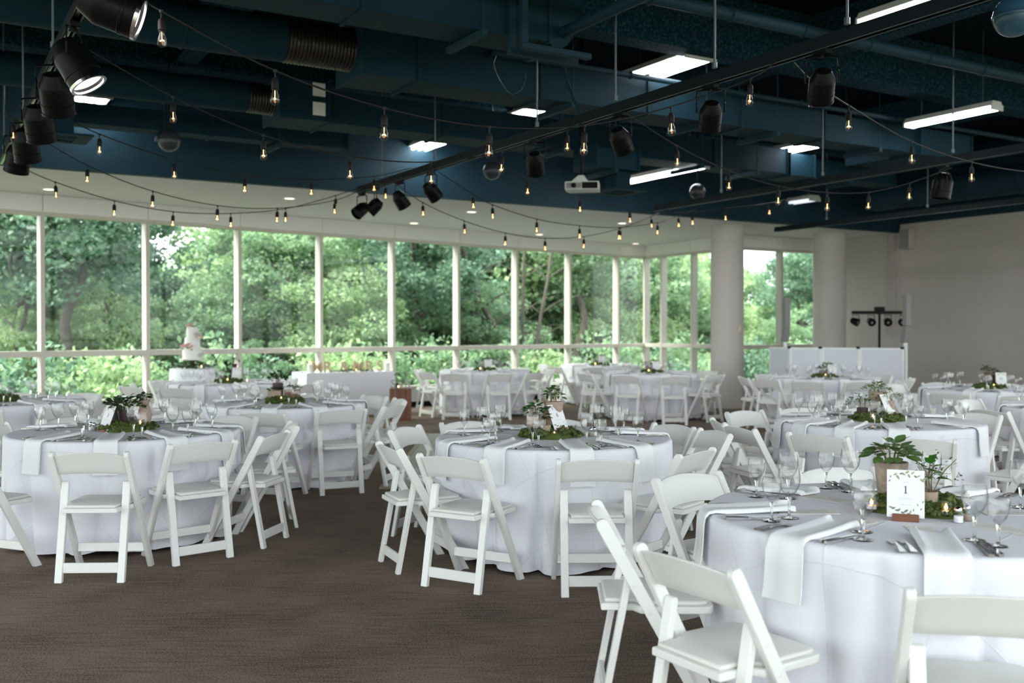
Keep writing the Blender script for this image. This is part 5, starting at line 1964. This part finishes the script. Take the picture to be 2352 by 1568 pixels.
part('foliage', foliage_mesh(31, 0.28, 0.10, 260, 0.06, 0.035, LEAFD, 0.6), gr, kind='stuff')
votive('lit votive beside the foot of the cake stand', (cp.x + 0.20, cp.y - 0.20), CZ)

# ------------------------------------------------------------------ sweetheart table with letters
P0 = at_z(705, 857, Z_T)
TW, TD = 1.62, 0.78
sw = thing('head_table', 'rectangular table under plain white floor length linen below the letters', 'table', (P0.x, P0.y, 0), ALPHA)


def draped_box(w, d, h, flare, seed):
    rng = np.random.default_rng(seed)
    per = []
    for (x0, y0, x1, y1, n) in ((0, 0, w, 0, 60), (w, 0, w, d, 30), (w, d, 0, d, 60), (0, d, 0, 0, 30)):
        for i in range(n):
            per.append((x0 + (x1 - x0) * i / n, y0 + (y1 - y0) * i / n))
    n = len(per)
    P = np.array(per)
    c = np.array([w / 2, d / 2])
    q = np.zeros(n)
    th = np.linspace(0, 2 * np.pi, n, endpoint=False)
    for k, a in ((9, 0.4), (16, 0.6), (26, 0.5)):
        q += a * np.sin(k * th + rng.uniform(0, 6))
    nx_ = np.where(P[:, 0] < 1e-6, -1.0, np.where(P[:, 0] > w - 1e-6, 1.0, 0.0))
    ny_ = np.where(P[:, 1] < 1e-6, -1.0, np.where(P[:, 1] > d - 1e-6, 1.0, 0.0))
    side = (nx_ < 0)
    rings = []
    for z in (h, h - 0.01, h - 0.05, h * 0.75, h * 0.5, h * 0.25, 0.012):
        s = (h - z) / h
        o = flare * s + 0.004 + q * s * np.where(side, 0.022, 0.007) if z < h else np.zeros(n)
        rings.append(np.stack([P[:, 0] + nx_ * o, P[:, 1] + ny_ * o, np.full(n, z)], 1))
    V = np.concatenate(rings)
    fs = []
    for i in range(len(rings) - 1):
        for k in range(n):
            k2 = (k + 1) % n
            fs.append((i * n + k, i * n + k2, (i + 1) * n + k2, (i + 1) * n + k))
    fs.append(tuple(range(n)))
    return MB().add([tuple(v) for v in V], fs).mesh('linen', CLOTH, smooth=50)


part('linen', draped_box(TW, TD, Z_T, 0.03, 3), sw)
for lx in (0.1, TW - 0.1):
    for ly in (0.1, TD - 0.1):
        part('leg', TLEG, sw, (lx, ly, 0))


def on_head(px, dep):
    """Point on the table top in picture column px, dep metres behind the front edge."""
    v0 = uv(P0.x, P0.y)[1] + dep
    k = (px - 1176) / F
    u = (k * v0 * CA + v0 * SA) / (CA - k * SA)
    return xy(u, v0)


for px, ch, lab in ((728, 'M', 'gold letter M at the start of MR on the head table'), (752, 'R', 'gold letter R of MR on the head table'), (791, '&', 'gold ampersand sign between MR and MRS'),
                    (823, 'M', 'gold letter M at the start of MRS on the head table'), (848, 'R', 'gold letter R in the middle of MRS'), (872, 'S', 'gold letter S at the end of MRS')):
    me = text_mesh(ch, 0.262, 0.018, 0.005, GOLD, 'letter')
    p = on_head(px, 0.13)
    o = part('wooden_letter', me, None, (p[0], p[1], Z_T + 0.009), (math.pi / 2, 0, 0.33))
    tag(o, lab, 'letter', 'letters of MR & MRS')
p = on_head(806, 0.08)
gl = thing('moss_garland', 'low moss garland lying in front of the gold letters', 'garland', (p[0], p[1], Z_T), ALPHA)
gm = foliage_mesh(41, 0.5, 0.05, 500, 0.03, 0.02, LEAFD, 0.5)
part('foliage', gm, gl, (0, 0, 0), (0, 0, 0), (0.85, 0.14, 1.0), kind='stuff')
for px, lab in ((712, 'white pillar candle lit at the left of the gold letters'), (889, 'white pillar candle lit at the right of the gold letters')):
    p = on_head(px, 0.14)
    r = thing('pillar_candle', lab, 'candle', (p[0], p[1], Z_T), 0, 'pillar candles on the head table')
    part('wax', MB().lathe([(0.0001, 0), (0.046, 0), (0.047, 0.15), (0.043, 0.156), (0.03, 0.152), (0.0001, 0.150)], 20).mesh('wax', WAX, smooth=50), r)
    part('flame', CFLM, r, (0, 0, 0.10), (0, 0, 0), (2.2, 2.2, 2.2))
    part('wick', MB().tube([(0, 0, 0.148), (0, 0, 0.16)], 0.002, 5).mesh('wick', INK), r)
p = on_head(818, 0.06)
votive('lit votive within the moss before the gold letters', p)
p = on_head(695, 0.25)
for k, (lab, ms, nm) in enumerate((('tall goblet beside the left pillar candle on the head table', GOB, 'water_goblet'), ('wine glass beside the left pillar candle on the head table', WIN, 'wine_glass'))):
    g = thing(nm, lab, 'glass', (p[0] + 0.06 * k, p[1] + 0.16 * k, Z_T), 0, 'stemmed glasses on the tables')
    for k_, me in ms:
        part(k_, me, g)

# ------------------------------------------------------------------ wooden plinth with S & S
bp = at_z(917, 966, 0)
B_W, B_H = 0.36, 0.53
cr = thing('wooden_plinth', 'reddish plank plinth standing beside the head table', 'plinth', (bp.x, bp.y + B_W / 2, 0), 0.12)
for k in range(4):
    w_ = B_W / 4
    me = MB().box(0.002, w_ - 0.002, 0, 0.018, 0.0, B_H - 0.02).mesh('plank', WOOD, bevel=0.002) if k == 0 else bpy.data.meshes['plank']
    part('plank', me, cr, (-B_W / 2 + k * w_, -B_W / 2, 0))
    part('plank', me, cr, (B_W / 2 - k * w_, B_W / 2, 0), (0, 0, math.pi))
    part('plank', me, cr, (-B_W / 2, B_W / 2 - k * w_, 0), (0, 0, -math.pi / 2))
    part('plank', me, cr, (B_W / 2, -B_W / 2 + k * w_, 0), (0, 0, math.pi / 2))
part('lid', MB().box(-B_W / 2, B_W / 2, -B_W / 2, B_W / 2, B_H - 0.02, B_H).mesh('lid', WOOD, bevel=0.003), cr)
for px, ch, lab in ((903, 'S', 'silver letter S at the left on the wooden plinth'), (920, '&', 'small silver ampersand on the wooden plinth'), (936, 'S', 'silver letter S at the right on the wooden plinth')):
    q = at_d(px, 890, bp.y + 0.16)
    me = text_mesh(ch, 0.20 if ch == 'S' else 0.15, 0.015, 0.004, SILVER, 'letter')
    o = part('metal_letter', me, None, (q.x, q.y, B_H + 0.006), (math.pi / 2, 0, 0.12))
    tag(o, lab, 'letter', 'letters of S & S')
q = at_d(915, 893, bp.y + 0.06)
votive('lit votive on the front of the wooden plinth', (q.x, q.y), B_H)
q = at_d(912, 890, bp.y + 0.30)
tp = thing('topiary', 'small ball topiary in a dark pot at the back of the plinth', 'plant', (q.x, q.y, B_H))
part('pot', pot_mesh('taper', 0.075, 0.07, DARKPOT), tp)
part('stem', MB().tube([(0, 0, 0.05), (0.003, 0, 0.2)], 0.004, 6).mesh('stem', STEMM), tp)
part('foliage', foliage_mesh(51, 0.045, 0.07, 110, 0.022, 0.016, LEAFD), tp, (0, 0, 0.185), kind='stuff')

# ------------------------------------------------------------------ disc jockey corner
bpts = [at_d(1768, 793, 18.0), at_d(1815, 794, 17.3), at_d(1888, 796, 17.15), at_d(1975, 798, 17.0), at_d(2077, 799, 16.7)]
bt = thing('booth_facade', 'white fabric booth facade of four hinged panels before the far column', 'booth', (bpts[0].x, bpts[0].y, 0))
BH = 1.2
for a, b in zip(bpts[:-1], bpts[1:]):
    d = b - a
    L = math.hypot(d.x, d.y)
    an = math.atan2(d.y, d.x)
    lo = (a.x - bpts[0].x, a.y - bpts[0].y, 0)
    pn = part('facade_panel', MB().box(0.03, L - 0.03, -0.004, 0.004, 0.03, BH - 0.03).mesh('facade_panel', PANELM), bt, lo, (0, 0, an))
    fr = MB().box(0.002, 0.032, -0.014, 0.014, 0, BH).box(L - 0.032, L - 0.002, -0.014, 0.014, 0, BH).box(0.032, L - 0.032, -0.014, 0.014, BH - 0.032, BH).box(0.032, L - 0.032, -0.014, 0.014, 0, 0.032)
    part('panel_frame', fr.mesh('panel_frame', PAPER), bt, lo, (0, 0, an))
    part('hinge_cap', MB().box(L - 0.06, L + 0.0, -0.022, 0.022, BH - 0.02, BH + 0.018).mesh('hinge_cap', BLACK, bevel=0.003), bt, lo, (0, 0, an))
q = at_d(2020, 720, 18.3)
lb = thing('light_bar', 'black stage light bar with four par lamps on a stand', 'stage light', (q.x, q.y, 0), -0.05)
part('stand_pole', MB().tube([(0, 0, 0.25), (0, 0, q.z)], 0.022, 12).mesh('stand_pole', BLACK, smooth=40), lb)
for k in range(3):
    a = k * 2.094 + 0.4
    part('leg', MB().tube([(0, 0, 0.55), (0.42 * math.cos(a), 0.42 * math.sin(a), 0.012)], 0.012, 8).mesh('leg', BLACK), lb)
part('crossbar', MB().box(-0.50, 0.50, -0.025, 0.025, q.z - 0.01, q.z + 0.05).mesh('crossbar', BLACK, bevel=0.004), lb)
part('control_box', MB().box(-0.085, 0.085, -0.05, 0.05, q.z + 0.05, q.z + 0.125).mesh('control_box', BLACK, bevel=0.006), lb)
for k, (x_, yw) in enumerate(((-0.43, 0.9), (-0.15, 0.1), (0.15, -0.1), (0.43, -0.9))):
    part('lamp_yoke', MB().tube([(x_ - 0.06, 0, q.z - 0.13), (x_ - 0.06, 0, q.z - 0.03), (x_ + 0.06, 0, q.z - 0.03), (x_ + 0.06, 0, q.z - 0.13)], 0.008, 6).mesh('lamp_yoke', BLACK), lb)
    b_ = part('par_lamp', MB().lathe([(0.0001, 0.10), (0.045, 0.09), (0.066, 0.04), (0.075, -0.05), (0.068, -0.055), (0.0001, -0.045)], 20).mesh('par_lamp', BLACK, smooth=35), lb, (x_, 0, q.z - 0.15), (-1.2, 0, yw))
    part('led_dot', MB().lathe([(0.0001, -0.047), (0.05, -0.05)], 16).mesh('led_face', GREYSP), b_)
for px, d, ztop, zbot, lab in ((1806, 17.9, 684, 785, 'slim grey column loudspeaker at the window side of the booth'), (2083, 17.0, 677, 787, 'slim grey column loudspeaker at the wall side of the booth')):
    a = at_d(px, ztop, d)
    b = at_d(px, zbot, d)
    r = thing('column_speaker', lab, 'loudspeaker', (a.x, a.y, 0), 0.25, 'column loudspeakers')
    h_ = a.z - b.z
    part('upper_array', MB().box(-0.05, 0.05, -0.06, 0.06, b.z + h_ * 0.36, a.z).mesh('upper_array', GREYSP, bevel=0.006), r)
    part('lower_array', MB().prism([(-0.06, b.z + h_ * 0.355), (0.06, b.z + h_ * 0.355), (0.11, b.z), (-0.01, b.z)], -0.05, 0.05, 'x').mesh('lower_array', GREYSP, bevel=0.006), r)
    part('pole', MB().tube([(0, 0.03, 0.42), (0, 0.03, b.z + 0.01)], 0.034, 14).mesh('pole', PAPER, smooth=40), r)
    part('subwoofer', MB().box(-0.2, 0.2, -0.22, 0.22, 0, 0.43).mesh('subwoofer', PAPER, bevel=0.012), r)
for i, px in enumerate((2036, 2053)):
    v = v_on_u(U_RIGHT - 0.03, px)
    x_, y_ = xy(U_RIGHT - 0.028, v)
    r = thing('wall_conduit', ('thinner' if i == 0 else 'thicker') + ' painted conduit running down the grey wall', 'conduit', (x_, y_, 1.4), ALPHA, 'conduits on the grey wall')
    part('pipe', MB().tube([(0, 0, 0), (0, 0, 2.3)], 0.012 + 0.006 * i, 8).mesh('pipe', WALLM, smooth=50), r)
    for z in (0.3, 1.2, 2.1):
        part('clip', MB().box(-0.012, 0.028, -0.03, 0.03, z, z + 0.02).mesh('clip', WALLM), r)
v = v_on_u(U_RIGHT - 0.1, 2081)
x_, y_ = xy(U_RIGHT - 0.09, v)
z_ = at_d(2081, 572, y_).z
ws = thing('wall_speaker', 'grey wedge loudspeaker high on the grey wall', 'loudspeaker', (x_, y_, z_), ALPHA)
part('cabinet', MB().prism([(0.09, 0.0), (-0.06, 0.05), (-0.09, 0.40), (0.09, 0.42)], -0.13, 0.13, 'y').mesh('cabinet', WALLM, bevel=0.008), ws) if False else part('cabinet', MB().box(-0.08, 0.09, -0.13, 0.13, 0, 0.42).mesh('cabinet', WALLM, bevel=0.012), ws)
part('grille', MB().box(-0.088, -0.08, -0.11, 0.11, 0.02, 0.40).mesh('grille', GREYSP), ws)

# ------------------------------------------------------------------ trees and shrubs outside
NO = Vector((-0.6616, 0.7498, 0))


def out_point(px, w):
    b = Vector((-1.81, 19.6, 0)) + NO * w
    k = (px - 1176) / F
    t = (k * b.y - b.x) / (0.7498 - 0.6616 * k)
    return b + Vector((0.7498, 0.6616, 0)) * t


TREE_N = {}


def tree_at(px, py, w, key, v, s, zs=1.0, trunk=True, where=''):
    p = out_point(px, w)
    z = at_d(px, py, p.y).z
    lab = '%s tree %s' % (KIND[key], where)
    r = thing('tree', lab, 'tree', (p.x, p.y, -0.5), (px * 0.37) % 6.28, 'trees outside the windows')
    part('crown', CR[key][v], r, (0, 0, z + 0.5), (0, 0, 0), (s, s, s * zs), kind='stuff')
    if trunk and z > 0.2:
        k = max(0.35, (z + 1.2) / 5)
        part('trunk', TRK[(v + px // 40) % 3], r, (0, 0, 0), (0, 0, 0), (s ** 0.5, s ** 0.5, k))
        part('branches', BRN[v], r, (0, 0, 0.4), (0, 0, 1.0), (s * 0.7, s * 0.7, k))
    return r


def bay(px):
    e = [-9999, 98, 339, 551, 738, 904, 1053, 1187, 1309, 1420, 1490, 1519, 1589, 1650, 1795, 9999]
    n = ['through the first window from the left', 'through the second window from the left', 'through the third window behind the cake', 'through the fourth window behind the head table', 'through the window above the gold letters',
         'through the window right of the gold letters', 'through the window over the plinth side table', 'through the window behind number card six', 'through the ninth window', 'through the last window before the corner', 'through the narrow corner window',
         'through the corner return window', 'through the window beside the column', 'through the window right of the round column', 'through the window beside the grey speaker']
    for i in range(len(e) - 1):
        if e[i] <= px < e[i + 1]:
            return n[i]


TREES = [
    # far row
    (-160, 770, 24, 'm', 0, 1.8), (90, 820, 26, 'l', 1, 1.6), (250, 770, 22, 'm', 0, 1.7), (420, 790, 26, 'l', 1, 1.5), (560, 740, 24, 'l', 0, 1.7), (700, 690, 22, 'm', 1, 1.9), (830, 660, 22, 'd', 0, 2.1),
    (960, 660, 20, 'm', 1, 2.2), (1090, 650, 20, 'l', 0, 2.2), (1210, 650, 18, 'm', 1, 2.2), (1330, 660, 18, 'l', 0, 2.2), (1440, 670, 20, 'l', 1, 2.1), (1540, 690, 20, 'l', 0, 2.0), (1640, 740, 22, 'm', 1, 1.6), (1740, 830, 20, 'l', 0, 1.5), (1860, 700, 16, 'm', 1, 1.5), (1960, 660, 18, 'd', 0, 2.0),
    # middle row
    (-60, 560, 11, 'd', 0, 1.25), (120, 790, 12, 'l', 1, 1.0), (215, 570, 10, 'd', 1, 0.95), (300, 760, 11, 'l', 0, 1.1), (470, 790, 12, 'l', 1, 1.1), (600, 620, 10, 'l', 0, 1.15), (655, 740, 11, 'd', 1, 1.0), (790, 580, 11, 'm', 0, 1.25), (850, 730, 9, 'm', 1, 1.0),
    (975, 610, 10, 'd', 0, 1.4), (1020, 760, 8, 'd', 1, 0.95), (1120, 650, 10, 'm', 0, 1.35), (1240, 600, 9, 'l', 1, 1.3), (1270, 770, 10, 'l', 0, 1.1), (1370, 660, 9, 'm', 1, 1.3), (1460, 690, 9, 'm', 0, 1.15), (1560, 720, 9, 'l', 1, 1.15), (1835, 650, 8, 'd', 0, 0.85), (1720, 800, 10, 'l', 1, 0.95),
    # near the glass
    (170, 520, 5.5, 'd', 0, 0.85), (40, 540, 6.5, 'd', 1, 0.7), (640, 560, 6.0, 'm', 1, 0.7), (770, 720, 5.0, 'l', 0, 0.7), (960, 560, 5.5, 'd', 1, 0.9), (1080, 730, 5.5, 'm', 0, 0.6), (1330, 560, 6.0, 'm', 1, 0.75),
    # low young trees
    (30, 800, 7, 'l', 0, 0.55), (240, 790, 6.5, 'l', 1, 0.6), (430, 760, 7.5, 'm', 0, 0.65), (590, 790, 6.5, 'm', 1, 0.55), (700, 770, 8, 'd', 0, 0.7), (900, 790, 6.5, 'm', 1, 0.6), (1170, 790, 7, 'm', 0, 0.6), (1390, 770, 6.5, 'l', 1, 0.6), (1500, 790, 7, 'l', 0, 0.6), (1610, 790, 7.5, 'm', 1, 0.6), (1800, 780, 7, 'm', 0, 0.55),
]
for i, (px, py, w, key, v, s) in enumerate(TREES):
    row = 'far behind' if i < 17 else ('standing midway' if i < 36 else ('close' if i < 43 else 'young and low'))
    tree_at(px, py, w, key, v, s, where=row + ' ' + bay(px) + ('', ', taller one', ', lower one')[0 if i % 2 else 1 + (i // 2) % 2])
SHRUBS = [(-40, 2.6), (60, 2.2), (150, 3.0), (240, 2.3), (320, 2.8), (410, 2.2), (500, 2.8), (590, 2.3), (680, 3.0), (770, 2.2), (860, 2.8), (940, 2.3), (1010, 2.8), (1090, 2.3), (1160, 2.9), (1240, 2.3), (1320, 2.6), (1400, 2.2), (1450, 3.0), (1505, 3.0), (1560, 3.4), (1620, 3.6), (1740, 3.4), (1820, 3.2)]
for i, (px, w) in enumerate(SHRUBS):
    p = out_point(px, w)
    k = (0, 2, 0, 1, 2, 0)[i % 6]
    r = thing('shrub', '%s shrub low outside %s' % (('mid green', 'yellow green', 'dark green')[k], bay(px).replace('through ', '') + (', nearest the glass' if w < 2.5 else (', set further back' if w > 2.75 else ', mid bed'))), 'shrub', (p.x, p.y, -0.5), i * 1.1, 'shrubs outside the windows')
    s = 1.05 + 0.35 * math.sin(i * 2.3)
    part('foliage', BUSH[k], r, (0, 0, 0.75), (0, 0, 0), (s, s, s * 1.15), kind='stuff')
    part('stems', MB().tube([(0, 0, 0), (0.05, 0, 0.8)], 0.03, 6).tube([(0, 0, 0.2), (-0.25, 0.1, 0.9)], 0.02, 6).tube([(0, 0, 0.2), (0.2, -0.2, 0.9)], 0.02, 6).mesh('stems', BARK, smooth=60) if i == 0 else bpy.data.meshes['stems_bush'], r)
    if i == 0:
        r.children[-1].data.name = 'stems_bush'
# leaning trunks that show against the leaves
for i, (pts, w, r0, lab) in enumerate((([(1062, 570), (1085, 640), (1110, 705), (1138, 760), (1150, 870)], 4.6, 0.10, 'dark leaning trunk crossing the window over the plinth side table'),
                                       ([(1268, 560), (1258, 640), (1243, 720), (1232, 800), (1225, 880)], 4.4, 0.06, 'thin upright trunk behind number card six'),
                                       ([(1204, 560), (1202, 660), (1200, 760), (1198, 880)], 5.0, 0.06, 'thin dark trunk close behind a window post'))):
    P = []
    for px, py in pts:
        b = out_point(px, w)
        P.append(Vector((b.x, b.y, at_d(px, py, b.y).z)))
    P.append(Vector((P[-1].x, P[-1].y, -0.55)))
    base = P[-1].copy()
    P = [p - base for p in reversed(P)]
    r = thing('bare_trunk', lab, 'tree', base, 0, 'bare trunks outside')
    sp_ = smooth_path(P, 5)
    part('trunk', MB().tube(sp_, [r0 * (1 - 0.45 * i_ / (len(sp_) - 1)) for i_ in range(len(sp_))], 8).mesh('trunk', BARK, smooth=60), r)
    m_ = MB()
    for k in (0.45, 0.62, 0.8):
        q = sp_[int(k * (len(sp_) - 1))]
        for sgn in (-1, 1):
            m_.tube(smooth_path([q, q + Vector((0.5 * sgn, 0.1, 0.35)), q + Vector((1.0 * sgn, 0.15, 0.5))], 3), [r0 * 0.35, r0 * 0.3, r0 * 0.26, r0 * 0.22, r0 * 0.18, r0 * 0.14, r0 * 0.08], 5)
    part('branches', m_.mesh('branches', BARK, smooth=60), r)

# labels must single things out: report look-alikes while building
for k, v in LABELS.items():
    if len(v) > 1:
        print('SAME LABEL', k, v[:4])
    if not 4 <= len(k.split()) <= 16:
        print('LABEL LENGTH', k)
print('OBJECTS', len(bpy.data.objects), 'CHAIRS', N_CHAIR[0], 'TRIS', sum(len(me.loops) - 2 * len(me.polygons) for me in bpy.data.meshes))
